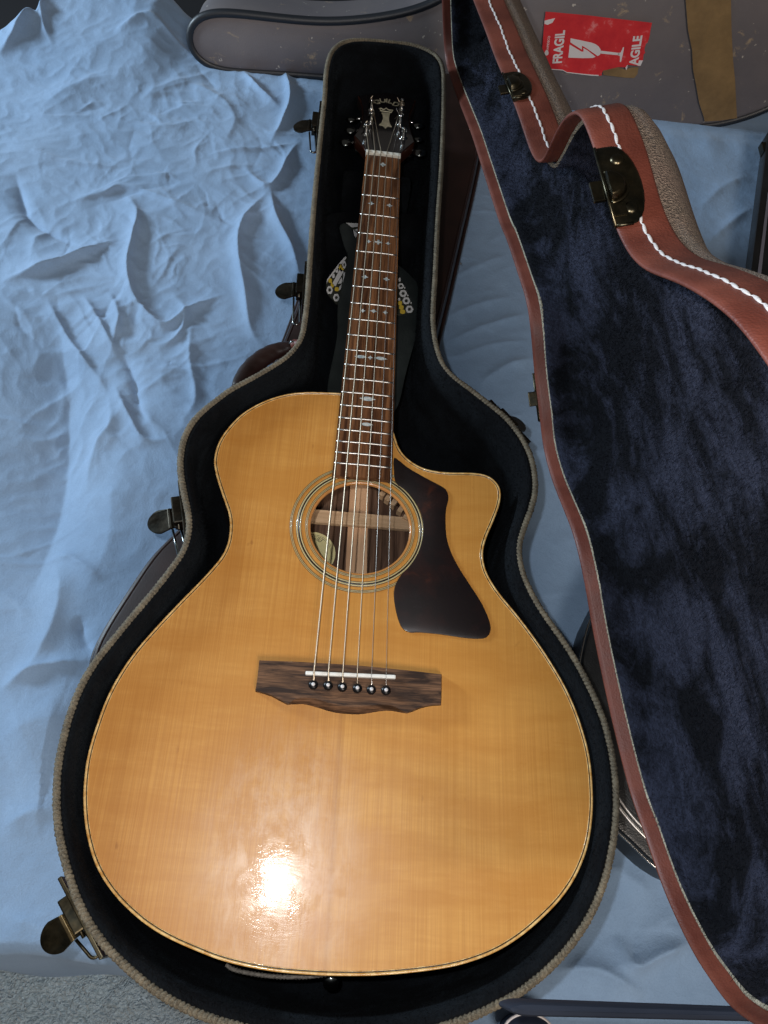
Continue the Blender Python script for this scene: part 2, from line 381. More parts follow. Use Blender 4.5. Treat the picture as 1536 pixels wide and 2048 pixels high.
def cord(name, P, wid, hgt, m, parent, pitch=.0045, updir=None, seg=14, mode='twist', amp=.22):
    """closed twisted or woven cord: the strands are real relief, 'strand' attribute marks the grooves"""
    P = np.array(P); n = len(P)
    t = np.roll(P, -1, 0)-np.roll(P, 1, 0); t /= np.linalg.norm(t, axis=1)[:, None]
    L = np.concatenate([[0], np.cumsum(np.linalg.norm(np.diff(np.vstack([P, P[:1]]), axis=0), axis=1))])
    turns = round(L[-1]/pitch); u = np.array(updir) if updir is not None else np.array([0, 0, 1.0])
    s = np.cross(t, u[None]); s /= np.linalg.norm(s, axis=1)[:, None]
    ang = 2*PI*np.arange(seg)/seg
    ph = (L[:-1]/L[-1]*turns*PI)[:, None]
    tw = np.abs(np.cos(ph + ang[None]*1.0))
    if mode == 'weave':
        tw2 = np.abs(np.cos(ph - ang[None]*1.0)); side = (np.cos(ang) > 0)[None]
        tw = np.where(side, tw, tw2)
    q = 1-amp+amp*np.sqrt(tw)
    jit = 1+.05*rng.standard_normal((n, seg))
    q = q*jit
    V = P[:, None]+s[:, None]*(np.cos(ang)[None, :, None]*wid/2*q[..., None])+u[None, None]*(np.sin(ang)[None, :, None]*hgt/2*q[..., None])
    idx = np.arange(n*seg).reshape(n, seg); nx = np.roll(idx, -1, 0); nk = np.roll(idx, -1, 1); nn = np.roll(nx, -1, 1)
    F = np.stack([idx, nk, nn, nx], -1).reshape(-1, 4)
    me = bpy.data.meshes.new(name); me.vertices.add(n*seg); me.vertices.foreach_set('co', V.reshape(-1)); me.loops.add(F.size); me.loops.foreach_set('vertex_index', F.reshape(-1).astype(np.int32))
    me.polygons.add(len(F)); me.polygons.foreach_set('loop_start', np.arange(0, F.size, 4, dtype=np.int32)); me.update(calc_edges=True)
    at = me.attributes.new('strand', 'FLOAT', 'POINT'); at.data.foreach_set('value', tw.reshape(-1).astype(np.float32))
    me.validate(); return mk(name, me, m, parent)
def box(name, c, hx, hy, hz, m, parent=None, ex=(1, 0, 0), ey=(0, 1, 0), ez=(0, 0, 1), bev=.0006, segs=2):
    bm = bmesh.new(); bmesh.ops.create_cube(bm, size=2)
    ex, ey, ez, c = map(lambda a: Vector([float(x) for x in a]), (ex, ey, ez, c))
    for v in bm.verts: v.co = Vector((v.co.x*hx, v.co.y*hy, v.co.z*hz))
    if bev: bmesh.ops.bevel(bm, geom=list(bm.edges), offset=bev, segments=segs, affect='EDGES', profile=.6)
    for v in bm.verts: v.co = c+ex*v.co.x+ey*v.co.y+ez*v.co.z
    bmesh.ops.recalc_face_normals(bm, faces=bm.faces)
    me = bpy.data.meshes.new(name); bm.to_mesh(me); bm.free()
    return mk(name, me, m, parent, smooth=False)
def lathe(name, prof, m, parent, P, ax=(0, 0, 1), seg=24):
    ax = Vector(ax).normalized(); q = ax.to_track_quat('Z', 'Y').to_matrix()
    V = []; F = []; n = len(prof)
    for (r, z) in prof:
        for k in range(seg):
            a = 2*PI*k/seg; V.append(Vector([float(x) for x in P])+q @ Vector((r*math.cos(a), r*math.sin(a), z)))
    for i in range(n-1):
        for k in range(seg): F.append((i*seg+k, i*seg+(k+1) % seg, (i+1)*seg+(k+1) % seg, (i+1)*seg+k))
    F += [tuple(range(seg)), tuple((n-1)*seg+k for k in range(seg))]
    return pyd(name, V, F, m, parent)
def poly3(name, pts, off, m, parent, th=.0004):
    """thin plate from 3D planar points, thickness th along off direction"""
    pts = np.array(pts); off = np.array(off, float); n = len(pts)
    V = np.vstack([pts, pts+off*th]); F = [tuple(t) for t in tessellate_polygon([[Vector(p) for p in pts]])]
    F += [tuple(n+i for i in t) for t in F[:]]
    F += [(i, (i+1) % n, n+(i+1) % n, n+i) for i in range(n)]
    return pyd(name, V, F, m, parent, smooth=False)
def text_obj(name, s, m, parent, P, ex, ey, h, bold=0.0, ext=.0002, sx=1.0, shear=0.0):
    cu = bpy.data.curves.new(name, 'FONT'); cu.body = s; cu.size = 1; cu.extrude = 0; cu.offset = bold; cu.align_x = 'CENTER'; cu.align_y = 'CENTER'; cu.shear = shear
    to = bpy.data.objects.new(name, cu); COL.objects.link(to); bpy.context.view_layer.update()
    me = bpy.data.meshes.new_from_object(to.evaluated_get(bpy.context.evaluated_depsgraph_get()))
    bpy.data.objects.remove(to)
    co = np.array([v.co for v in me.vertices]); c = (co.max(0)+co.min(0))/2; co = co-c; k = h/(co[:, 1].max()-co[:, 1].min())
    ex, ey = np.array(ex, float), np.array(ey, float); ez = np.cross(ex, ey)
    W = np.array(P)+np.outer(co[:, 0]*k*sx, ex)+np.outer(co[:, 1]*k, ey)+ez*ext
    for v, q in zip(me.vertices, W): v.co = q
    me.materials.clear(); me.update(); return mk(name, me, m, parent, smooth=False)

# =============================================================== THE CASE
RIMZ = .015
RIM = [(660,112),(652.4,146),(650,190),(644.6,242),(638,307),(631.6,372.5),(625,450),(620,526),(615,599.5),(609,648),(605,670),(596.4,689.5),(573,715.5),(536.5,739),(500,759.8),(463.5,779),(432.3,801.5),(403.6,825),(382.8,848),(368.5,877),(362,908),(360.7,934.3),(364.6,968),(371,999.4),(377.6,1030.6),(379,1056.7),(373.7,1085),(363,1110),(341,1141),(309,1182),(268,1230),(230,1276),(192,1323),(162.5,1372.5),(140.6,1428),(124.5,1489.7),(115.7,1539.5),(113.3,1598),(116,1651),(125,1700),(137,1746),(155.7,1800),(178.5,1846),(210.4,1891),(246.9,1928),(288,1964),(333.5,1996),(388,2023.6),(452,2046),(560,2071),(680,2083),(800,2074),(920,2042),(1018,1997),(1064,1966),(1109.5,1925),(1146,1883),(1182.4,1826),(1209.7,1757),(1226,1682),(1232,1609),(1228,1540),(1217,1478.6),(1201.7,1427),(1177.8,1372.6),(1150.4,1321),(1119.7,1273.5),(1085.5,1225.6),(1056,1174),(1041,1130),(1038,1092),(1047.9,1054.7),(1062,1017),(1070,982),(1068,944),(1058.7,906.7),(1038,868.7),(1011.8,836.4),(979.6,810),(938.6,778),(906.4,754.4),(886,731),(873,697),(866,652.4),(866,611.4),(869.5,556.7),(872,502),(876,424.6),(881.6,346.5),(886,242),(887,164),(884,133),(872.5,112),(851.7,99),(820.4,89),(781,84.7),(742,81),(716,80),(690,83.4),(672,94)]
rimw = np.array([U(p, RIMZ)[:2] for p in RIM])
rim_lo = smoothc(cr(rimw, 420), 3)
rim_hi = smoothc(cr(rimw, 2600), 12)
case = thing('guitar_case', 'open guitar case lined with black plush, its red brown leather lid standing up', 'guitar case', (0, .3, -.13))
case_inv = np.array([0, .3, -.13])
def CP(o):   # children are built in world coordinates
    return o
E0 = Matrix.Translation((0, -.3, .13))
_children = []
def par(o, p):
    o.parent = p; _children.append(o); return o
# all parts get built in world space, then parent inverse is applied at the end (see finish)
in5 = smoothc(inset(rim_lo, .0045, 4), 2)
def rin(d, z, s=8): return z3(smoothc(inset(rim_lo, d, 10), s), z)
lining = loft('plush_lining', [rin(.0015, .0150), rin(.0045, .0165, 4), rin(.0075, .0135), rin(.0095, .006), rin(.0105, -.004), rin(.011, -.03), rin(.012, -.07), rin(.016, -.100), rin(.026, -.114)], M['plush'], case, cap=[8])
shell = loft('leather_shell', [rin(.000, .011, 2), rin(-.0012, .009, 2), rin(-.0012, -.030, 2), rin(.000, -.032, 2), rin(.003, -.112, 3), rin(.012, -.121, 3)], M['tan'], case, cap=[5])
shell.data.materials.append(M['brown'])
cord('rim_cord', z3(rim_hi, RIMZ-.0005), .0068, .0062, M['rope'], case, pitch=.0036, mode='weave', seg=14, amp=.42)
# neck cradle and pocket lid inside the neck end
def xy(px, z): return U(px, z)[:2]
cr_pts = [xy(p, -.045) for p in ((668, 405), (858, 412), (858, 455), (664, 448))]
prism('pocket_lid', cr(cr_pts, 60), -.112, -.060, M['plush'], case, bev=.004)
box('neck_cradle', U((750, 395), -.075), .045, .012, .03, M['plush'], case, bev=.006)
# felt edge and stud by the bottom of the guitar
fp = cr([U(p, -.03) for p in ((452, 1929), (470, 1940), (520, 1950), (570, 1954), (620, 1953), (670, 1946), (718, 1944))], 80, False)
tube('felt_flap', fp, .0016, M['felt'], case, seg=8, rfun=lambda i, a: 1+.35*math.sin(i*2.9)*math.cos(a*2), flat=(1, 1.6))
# ---- latches
def rim_frame(px):
    p = xy(px, RIMZ); i = int(np.argmin(((rim_lo-p)**2).sum(1)))
    n = -smoothc(nrm2(rim_lo), 10)[i]; n /= np.linalg.norm(n); t = np.array([-n[1], n[0]])
    if t[1] < 0: t = -t
    return np.array([*rim_lo[i], 0]), np.array([*t, 0]), np.array([*n, 0])
def latch(px, sc=1.0, slide=0.0, loop=True, tilt=.25, mt='gunmetal', lp=1.0, sway=.25):
    P, t, o = rim_frame(px); zz = np.array([0, 0, 1.0]); m = M[mt]
    pl = box('latch', P+o*.0045+zz*-.004, .031*sc, .0016, .015, m, case, t, o, zz, .0008)
    box('hinge_block', P+o*.0095*sc+t*.006*sc+zz*-.004, .013*sc, .0045*sc, .008, m, pl, t, o, zz, .0012)
    # tongue shaped lever, bent away from the case
    A = []
    for k in range(25):
        a = -PI/2+PI*k/24; A.append((.027+.0115*math.cos(a), .0115*math.sin(a)*(1-.1*math.cos(a))))
    A = [(.010, -.0095), (.016, -.0095)]+A+[(.016, .0095), (.010, .0095)]
    A = np.array(A)*sc
    dz = np.array([0, 0, 1.0]); od = o*math.cos(tilt)-dz*math.sin(tilt)
    up = np.cross(t, od); up = up if up[2] > 0 else -up
    base = P+t*.001*sc+zz*.001
    top = [base+od*a+t*b+up*(.0022*math.exp(-((a/sc-.019)/.003)**2)) for a, b in A]
    n = len(top); V = top+[v-up*.0016 for v in top]
    tr = [tuple(x) for x in tessellate_polygon([[Vector((a, b, 0)) for a, b in A]])]
    F = tr+[tuple(n+i for i in x) for x in tr]+[(i, (i+1) % n, n+(i+1) % n, n+i) for i in range(n)]
    pyd('lever', V, F, m, pl, True, .5)
    # raised crease across the lever
    box('crease', base+od*.0175*sc+up*.0008, .0098*sc, .0014*sc, .0009, M['edgebrass'] if mt == 'antique' else m, pl, t, od, up, .0006)
    tube('pivot_pin', [base+od*.0105*sc-t*.0125*sc, base+od*.0105*sc+t*.0125*sc], .0014*sc, m, pl, 10)
    if loop:
        q0 = base+od*.013*sc-t*.009*sc; L = .034*sc*lp; W = .0036*sc
        q = []
        dirl = -t*math.cos(sway)+o*-math.sin(sway)*1.0; dl = dirl/np.linalg.norm(dirl); sd = np.cross(dl, zz)
        q.append(q0+sd*W); q.append(q0+dl*L*.5+sd*W)
        for k in range(9):
            a = PI/2-PI*k/8; q.append(q0+dl*(L+W*math.cos(a))+sd*W*math.sin(a))
        q.append(q0+dl*L*.5-sd*W); q.append(q0-sd*W)
        tube('wire_loop', [v-zz*.004 for v in q], .0012*sc, M['darkchrome'] if mt != 'antique' else m, pl, 8)
    return pl
latch((642, 228), 1.0, sway=.12)
latch((616, 560), 1.0, sway=.05)
latch((372, 1012), 1.05, sway=.10)
latch((163, 1832), 1.04, mt='antique', lp=.45, sway=.2)
latch((1010, 838), 1.0, loop=False, tilt=.5)
# ---- handle on the left shoulder
hp = cr([U(p, z) for p, z in (((604, 689), -.012), ((590, 690), -.018), ((572, 696), -.022), ((548, 704), -.024), ((522, 719), -.024), ((500, 738), -.024), ((484, 760), -.022), ((474, 776), -.018), ((470, 788), -.012))], 70, False)
s_ = np.linspace(0, 1, 70); hr = .0042+.0062*np.clip(np.sin(PI*np.clip((s_-.12)/.76, 0, 1)), 0, 1)**.45
hd = tube('handle', hp, hr, M['brown'], case, 16, rfun=lambda i, a: 1+.06*math.cos(3*a+i*.35)*math.sin(i*.5), flat=(1.0, .8))
tube('ferrule', hp[:9], .0056, M['tan'], hd, 14, rfun=lambda i, a: 1+(.12 if i in (1, 6) else 0))
tube('ferrule', hp[-9:], .0056, M['brown'], hd, 14, rfun=lambda i, a: 1+(.12 if i in (1, 6) else 0))
tube('handle_ring', [hp[7]+np.array([.005*math.cos(a), .0, .006*math.sin(a)]) for a in np.linspace(0, 2*PI, 17)[:-1]], .0012, M['darkchrome'], hd, 8, closed=True)

# ---- the lid: mirror of the case outline, hinged on the right, standing 101 degrees open
LO = np.array([.2182884, 0, .00715629]); LA = np.array([-.15909971, .98726252, 0]); LB = np.array([-.19265105, -.03104618, .98077607]); LN = np.array([.96828346, .15604119, .1951366])
LP = [(.899,-.020),(.86,-.018),(.809,-.007),(.74,.012),(.673,.030),(.584,.045),(.493,.061),(.46,.073),(.393,.086),(.355,.091),(.331,.078),(.301,.048),(.269,.028),(.242,.008),(.204,.011),(.174,.024),(.128,.045),(.087,.044),(.053,.032),(.017,.024),(-.023,.019),(-.057,.018),(-.093,.021),(-.114,.033),(-.159,.054),(-.194,.091),(-.209,.122),(-.219,.150),(-.222,.206),(-.22,.248),(-.211,.288),(-.199,.324),(-.179,.364),(-.155,.394),(-.127,.418),(-.093,.434),(-.059,.444),(-.019,.446),(.010,.441),(.032,.435),(.052,.428),(.07,.418),(.094,.402),(.117,.384),(.14,.365),(.163,.352),(.183,.347),(.2,.346),(.218,.349),(.239,.353),(.258,.353),(.275,.352),(.29,.347),(.314,.324),(.33,.301),(.346,.272),(.362,.249),(.385,.236),(.413,.232),(.45,.229),(.508,.219),(.56,.209),(.601,.204),(.673,.192),(.732,.184),(.782,.176),(.826,.171),(.87,.160),(.903,.132),(.918,.090),(.918,.045),(.912,.005)]
lp_lo = smoothc(cr(LP, 440), 3); lp_hi = smoothc(cr(LP, 2600), 10)
def LW(P2, dep): return LO+np.outer(P2[:, 0], LA)+np.outer(P2[:, 1], LB)+LN*dep
def lr(d, dep, s=8, sm=10): return LW(smoothc(inset(lp_lo, d, sm), s), dep)
lid = loft('lid', [lr(.0042, .0145, 2), lr(.0062, .0115, 3), lr(.0080, .0125, 3), lr(.009, .020), lr(.010, .028), lr(.015, .035), lr(.026, .044), lr(.045, .055), lr(.075, .062, 14, 20)], M['navy'], case, cap=[8])
loft('leather_band', [lr(.0030, .0155, 2), lr(.0022, .004, 2), lr(.0016, .0006, 2), lr(.0004, .0, 2), lr(-.0006, .0008, 2), lr(-.0012, .004, 2), lr(-.0014, .028, 2), lr(-.0006, .0295, 2), lr(.001, .0295, 2)], M['tan'], lid, auto=1.2)
loft('tweed_cover', [lr(.0006, .0285, 2), lr(.0010, .036, 2), lr(.0035, .0415, 4), lr(.012, .049, 8), lr(.03, .060, 12, 14), lr(.07, .071, 14, 20)], M['tweed'], lid, cap=[5])
cord('lid_cord', LW(smoothc(inset(lp_hi, .0046, 20), 10), .0125), .0036, .0036, M['ropelid'], lid, pitch=.0042, updir=LN, mode='twist', amp=.3)
def pile(name, base, m, parent, count, ln, seed, thr=None):
    r_ = np.random.default_rng(seed); me0 = base.data; me0.calc_loop_triangles()
    co = np.array([v.co for v in me0.vertices]); T = np.array([t.vertices[:] for t in me0.loop_triangles])
    a, b, c = co[T[:, 0]], co[T[:, 1]], co[T[:, 2]]; nn = np.cross(b-a, c-a); ar = np.linalg.norm(nn, axis=1); nn /= ar[:, None]+1e-12
    view = CAM-(a+b+c)/3; nn = np.where((nn*view).sum(1)[:, None] < 0, -nn, nn)
    pick = r_.choice(len(T), count, p=ar/ar.sum()); u, v = r_.random(count), r_.random(count); fl = u+v > 1; u[fl], v[fl] = 1-u[fl], 1-v[fl]
    P = a[pick]+(b-a)[pick]*u[:, None]+(c-a)[pick]*v[:, None]; n_ = nn[pick]
    lean = np.array([.15, -.75, .25])+.55*r_.standard_normal((count, 3))
    d = n_*.9+lean; d /= np.linalg.norm(d, axis=1)[:, None]; s_ = np.cross(d, r_.standard_normal((count, 3))); s_ /= np.linalg.norm(s_, axis=1)[:, None]
    L_ = ln*(.5+r_.random(count))[:, None]; V = np.stack([P-s_*.00022, P+s_*.00022, P+d*L_], 1).reshape(-1, 3)
    me = bpy.data.meshes.new(name); me.vertices.add(len(V)); me.vertices.foreach_set('co', V.reshape(-1)); me.loops.add(len(V)); me.loops.foreach_set('vertex_index', np.arange(len(V), dtype=np.int32))
    me.polygons.add(count); me.polygons.foreach_set('loop_start', np.arange(0, len(V), 3, dtype=np.int32)); me.update(calc_edges=True)
    o = mk(name, me, m, parent, smooth=False); o['kind'] = 'stuff'; return o
pile('plush_pile', lid, M['navy'], lid, 150000, .0034, 5)
pile('plush_pile', lining, M['plush'], lining, 130000, .0026, 6)
# stitching: long overlapping white stitches standing proud of the leather
def stitch():
    P = smoothc(inset(lp_lo, -.0016, 6), 2); Q = cr(P, 640); wob = .0005*np.sin(np.arange(640)*.9)+.0006*np.sin(np.arange(640)*.31)
    pts = LO+np.outer(Q[:, 0], LA)+np.outer(Q[:, 1], LB)+np.outer(.0145+wob*.5, LN)
    # dense, with a bulge per stitch
    D = cr(pts, 2560); V = []; seg = 8; n = len(D)
    t = np.roll(D, -1, 0)-np.roll(D, 1, 0); t /= np.linalg.norm(t, axis=1)[:, None]
    s = np.cross(t, LN[None]); s /= np.linalg.norm(s, axis=1)[:, None]
    per = 9
    for i in range(n):
        f = (i % per)/per; r = .00085*(.30+.70*math.sin(PI*f)**.7); sh = (f-.5)*.0010
        for k in range(seg):
            a = 2*PI*k/seg; V.append(D[i]+s[i]*math.cos(a)*r*.8+LN*(math.sin(a)*r*1.25+sh))
    F = [(i*seg+k, i*seg+(k+1) % seg, ((i+1) % n)*seg+(k+1) % seg, ((i+1) % n)*seg+k) for i in range(n) for k in range(seg)]
    o = pyd('stitching', V, F, M['thread'], lid); return o
stitch()
# strike plates
def strike(px, w_=.0285, dep=.021, flip=False, tab=True):
    d_ = ray(px); P = CAM+d_*(np.dot(LO-CAM, LN)/np.dot(d_, LN)); q = np.array([(P-LO) @ LA, (P-LO) @ LB])
    i = int(np.argmin(((lp_lo-q)**2).sum(1))); nn = -smoothc(nrm2(lp_lo), 12)[i]; tt = np.array([-nn[1], nn[0]])
    o = LA*nn[0]+LB*nn[1]; t = LA*tt[0]+LB*tt[1]; o /= np.linalg.norm(o); t /= np.linalg.norm(t)
    if t @ LA < 0: t = -t
    P = LO+LA*lp_lo[i][0]+LB*lp_lo[i][1]+o*.0030
    A = [(-w_, -.0006), (w_, -.0006), (w_, dep*.45)]
    for k in range(1, 12):
        a = PI*k/12; A.append((w_*math.cos(a), dep*.45+dep*.55*math.sin(a)))
    A.append((-w_, dep*.45)); A = np.array(A)
    pts = [P+t*a+LN*b for a, b in A]; n = len(pts)
    V = [v-o*.0025 for v in pts]+[v for v in pts]+[P+t*a*.94+LN*(b*.92+.0006)+o*.0008 for a, b in A]
    F = [(i, (i+1) % n, n+(i+1) % n, n+i) for i in range(n)]+[(n+i, n+(i+1) % n, 2*n+(i+1) % n, 2*n+i) for i in range(n)]
    F += [tuple(2*n+i for i in x) for x in tessellate_polygon([[Vector((a, b, 0)) for a, b in A]])]
    pl = pyd('strike_plate', V, F, M['antique'], lid, True, .5)
    # worn bright lower and lip edges, half round boss, rivets, catch tab, joined as pieces of the plate
    def join(objs):
        bm = bmesh.new(); mats = []
        for ob in [pl]+objs:
            k = len(mats); mats.append(ob.data.materials[0]); nf = len(bm.faces); bm.from_mesh(ob.data); bm.faces.ensure_lookup_table()
            for f in bm.faces[nf:]: f.material_index = k
        bm.to_mesh(pl.data); bm.free(); pl.data.materials.clear()
        for mm in mats: pl.data.materials.append(mm)
        for ob in objs: bpy.data.objects.remove(ob)
    e = []
    e.append(tube('edge', [P-t*w_+LN*.0+o*.0006, P-t*w_+LN*dep*.45+o*.0006], .0010, M['edgebrass'], None, 8))
    e.append(tube('edge', [P-t*w_-LN*.0006+o*.0004, P+t*w_-LN*.0006+o*.0004], .0009, M['edgebrass'], None, 8))
    # boss
    bo = []; nb = 20; rad = .0105
    V = []; F = []
    for j in range(7):
        ph = j/6*PI/2; rr = rad*(1-.28*j/6) if j < 6 else rad*.72
        hgt = .0058*math.sin(ph)
        for k in range(nb+1):
            a = PI*k/nb; V.append(P-t*.002+t*(rad*math.cos(a)*(1-.3*j/6))+LN*(.0005+rad*1.05*math.sin(a)*(1-.3*j/6))+o*(.0006+hgt))
    for j in range(6):
        for k in range(nb): F.append((j*(nb+1)+k, j*(nb+1)+k+1, (j+1)*(nb+1)+k+1, (j+1)*(nb+1)+k))
    F.append(tuple(6*(nb+1)+k for k in range(nb+1)))
    for j in range(6): F.append((j*(nb+1), (j+1)*(nb+1), (j+1)*(nb+1)+nb, j*(nb+1)+nb)) if False else None
    F = [f for f in F if f]
    V += [P-t*.002+o*.0006+LN*.0004]
    F.append(tuple([j*(nb+1) for j in range(7)]+[j*(nb+1)+nb for j in range(6, -1, -1)]))
    e.append(pyd('boss', V, F, M['antique'], None, True, .7))
    e.append(tube('bossrim', [P-t*.002+t*(rad*1.02*math.cos(a))+LN*(.0005+rad*1.08*math.sin(a))+o*.0012 for a in np.linspace(0, PI, 24)], .0013, M['edgebrass'], None, 8))
    for a, b in ((-w_*.62, dep*.50), (w_*.62, dep*.50)):
        e.append(lathe('rivet', [(0.0001, -.001), (.0044, -.0005), (.0042, .0008), (.0026, .0020), (.0001, .0021)], M['edgebrass'], None, P+t*a+LN*b, o, 16))
    e.append(box('bar', P-t*.018+LN*.004+o*.0012, .0045, .004, .0006, M['antique'], None, t, LN, o, .0005))
    if tab: e.append(box('tab', P-t*.001-LN*.0042-o*.0022, .0072, .0042, .0011, M['gunmetal'], None, t, LN, o, .0006))
    join(e); return pl
strike((1214, 368)); strike((1016, 182), .024, .020)
strike((1076, 795), .024, .018, tab=True)

# =============================================================== THE GUITAR
guitar = thing('acoustic_guitar', 'honey coloured cutaway acoustic guitar with dark pickguard lying in the open case', 'guitar', (0, .1, -.1))
GO = [(650,784.8),(601.6,784.8),(562.5,791),(523.4,804.6),(484.4,827.5),(453,860),(436.2,887.4),(428.6,916),(429.7,938),(437.5,968),(448,999.4),(457,1025.4),(460,1046),(459.2,1067),(454.4,1090.5),(442.7,1114),(423,1138),(400,1163),(353,1211),(309,1258),(271,1302),(238.7,1349),(212.4,1398.9),(188.9,1463.3),(175.7,1510),(168.8,1557),(167,1600),(170.5,1650),(181,1700),(196.7,1741),(219.5,1777.5),(246.9,1809.4),(287.9,1845.8),(333.5,1874.6),(388,1899.6),(452,1923.3),(538.6,1941.6),(629.7,1949.8),(700,1951.5),(760,1950.2),(836,1943.5),(904.4,1933),(959,1917),(1004.6,1896.5),(1050,1866),(1095.8,1825),(1127.7,1789.4),(1155,1746),(1175.6,1691.4),(1184.7,1630),(1185,1575),(1180,1520),(1169,1471.8),(1150.4,1417),(1126.5,1365.8),(1095.7,1314.5),(1065,1270),(1033,1228),(1006,1196),(985,1167),(970.5,1138),(965.5,1108.3),(971.3,1079),(985,1046.5),(997.4,1014),(1001.6,988),(995.7,968.3),(976.2,952),(946.9,946.2),(891.6,944.9),(852.5,938.4),(826.5,926),(807,909.7),(796,892),(790,874),(780,850),(745,815),(700,790)]
go = smoothc(cr([xy(p, 0) for p in GO], 520), 2)
# sound hole
hl, hr_ = U((619.8, 1058), 0), U((819.3, 1068), 0); HC = (hl+hr_)/2
ht, hb = U((724, 968.3), 0), U((716, 1144.8), 0); HC = np.array([(hl[0]+hr_[0])/2, (ht[1]+hb[1])/2]); HR = ((hr_[0]-hl[0])+(ht[1]-hb[1]))/4
def circ(r, n=128, c=HC): a = np.linspace(0, 2*PI, n, endpoint=False); return np.stack([c[0]+r*np.cos(a), c[1]+r*np.sin(a)], 1)
def plate_hole(name, outer, hole, z, zb, m, parent):
    V = [*z3(outer, z), *z3(hole, z), *z3(outer, zb), *z3(hole, zb)]; n, h = len(outer), len(hole)
    tr = [tuple(t) for t in tessellate_polygon([[Vector((*p, 0)) for p in outer], [Vector((*p, 0)) for p in hole[::-1]]])]
    fix = lambda i: i if i < n else n+(h-1-(i-n))
    tr = [tuple(fix(i) for i in t) for t in tr]
    F = tr+[tuple(n+h+i for i in t) for t in tr]
    F += [(i, (i+1) % n, n+h+(i+1) % n, n+h+i) for i in range(n)]
    F += [(n+i, n+(i+1) % h, 2*n+h+(i+1) % h, 2*n+h+i) for i in range(h)]
    me = bpy.data.meshes.new(name); me.from_pydata([tuple(map(float, v)) for v in V], [], F); me.validate(); me.update()
    return mk(name, me, m, parent, smooth=False)
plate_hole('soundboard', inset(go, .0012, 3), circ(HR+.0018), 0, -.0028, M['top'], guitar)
def band(name, d0, d1, z, m, bulge=.0002):
    return loft(name, [z3(inset(go, d0, 3), z-.0012), z3(inset(go, d0, 3), z), z3(inset(go, (d0+d1)/2, 3), z+bulge), z3(inset(go, d1, 3), z), z3(inset(go, d1, 3), z-.0012)], m, guitar)
band('binding', -.0001, .0019, .0002, M['binding'], .0005)
band('purfling', .0019, .0026, .00035, M['blackline'])
band('inner_purfling', .0026, .0031, .0003, M['binding'])
loft('sides', [z3(inset(go, .0002, 3), -.0009), z3(inset(go, .0006, 3), -.004), z3(inset(go, .0006, 3), -.098)], rosewood('side_rosewood', (.02, .009, .006), (.06, .027, .017), (.10, .045, .028), 'x', .3, 1, .6), guitar)
prism('back', inset(go, .001, 3), -.104, -.098, M['back'], guitar)
# soundhole edge and rosette
def ring(name, r0, r1, z, m, h=.00025):
    return loft(name, [z3(circ(r0), z-.0006), z3(circ(r0), z), z3(circ((r0+r1)/2), z+h*.4), z3(circ(r1), z), z3(circ(r1), z-.0006)], m, guitar)
loft('soundhole_edge', [z3(circ(HR+.0022), .0002), z3(circ(HR+.0012), .0001), z3(circ(HR+.0004), -.0006), z3(circ(HR), -.0018), z3(circ(HR+.0004), -.003)], M['holelip'], guitar)
K = HR/306.0
for r0, r1, mm in ((323, 324.6, 'blackline'), (326, 329.2, 'cream'), (330.6, 332.2, 'blackline'), (334, 337.2, 'cream'), (338.6, 340.2, 'blackline'),
                   (364, 366, 'blackline'), (367, 374, 'cream'), (375, 384, 'blackline'), (385, 393, 'cream'), (394, 396.5, 'blackline'),
                   (418, 419.6, 'blackline'), (421, 424.4, 'cream'), (425.8, 427.4, 'blackline'), (429, 432.2, 'cream'), (433.6, 435.2, 'blackline')):
    ring('rosette_ring', r0*K, r1*K, .0004, M[mm])
# inside
def quad_box(name, px4, z, h, m, parent=guitar):
    P = np.array([xy(p, z) for p in px4]); return loft(name, [z3(P, z-h), z3(P, z)], m, parent, cap=[0, 1], auto=.3)
quad_box('centre_strip', ((702, 940), (737, 944), (733, 1180), (689, 1176)), -.0945, .003, M['strip'])
quad_box('back_brace', ((600, 1016), (840, 1037), (842, 1061), (600, 1042)), -.086, .005, M['brace'])
for px in ((766, 988), (777, 997), (788, 1007), (802, 1020), (813, 1034)):
    c = U(px, -.088); box('kerfing_block', c, .0028, .0052, .005, M['brace'], guitar, (math.cos(-.5), math.sin(-.5), 0), (-math.sin(-.5), math.cos(-.5), 0), bev=.0003)
lc = U((624, 1106), -.0965); lrad = (U((671, 1106), -.0965)-lc)[0]
lab = loft('paper_label', [z3(circ(lrad, 64, lc[:2]), -.0969), z3(circ(lrad, 64, lc[:2]), -.0965)], M['paper'], guitar, cap=[0, 1], auto=.3)
for rr_ in (.80, .86): loft('label_line', [z3(circ(lrad*rr_, 64, lc[:2]), -.09640), z3(circ(lrad*(rr_+.014), 64, lc[:2]), -.09640)], M['ink'], lab)
a_ = -.42; text_obj('label_text', 'Guild', M['ink'], lab, U((632, 1076), -.0964), (math.cos(a_), math.sin(a_), 0), (-math.sin(a_), math.cos(a_), 0), .0050, shear=.4)
# pickguard (zoom coordinates -> photo pixels)
c5 = lambda L: [(540+x/3.072, 760+y/3.072) for x, y in L]
PG = c5([(762,480),(800,500),(850,540),(950,598),(1045,648),(1080,672),(1096,710),(1094,745),(1083,790),(1079,860),(1085,960),(1110,1050),(1160,1150),(1230,1260),(1300,1370),(1345,1470),(1356,1530),(1340,1572),(1300,1588),(1200,1584),(1050,1562),(920,1550),(860,1550),(812,1522),(782,1450),(763,1350),(766,1275),(800,1205),(860,1140),(910,1060),(935,980),(943,900),(930,820),(890,740),(840,680),(775,632),(762,560)])
pgp = [xy(p, .0014) for p in PG]; pg_s = cr(pgp, 220)
prism('pickguard', pg_s, .0004, .0016, M['guard'], guitar, bev=.0005)
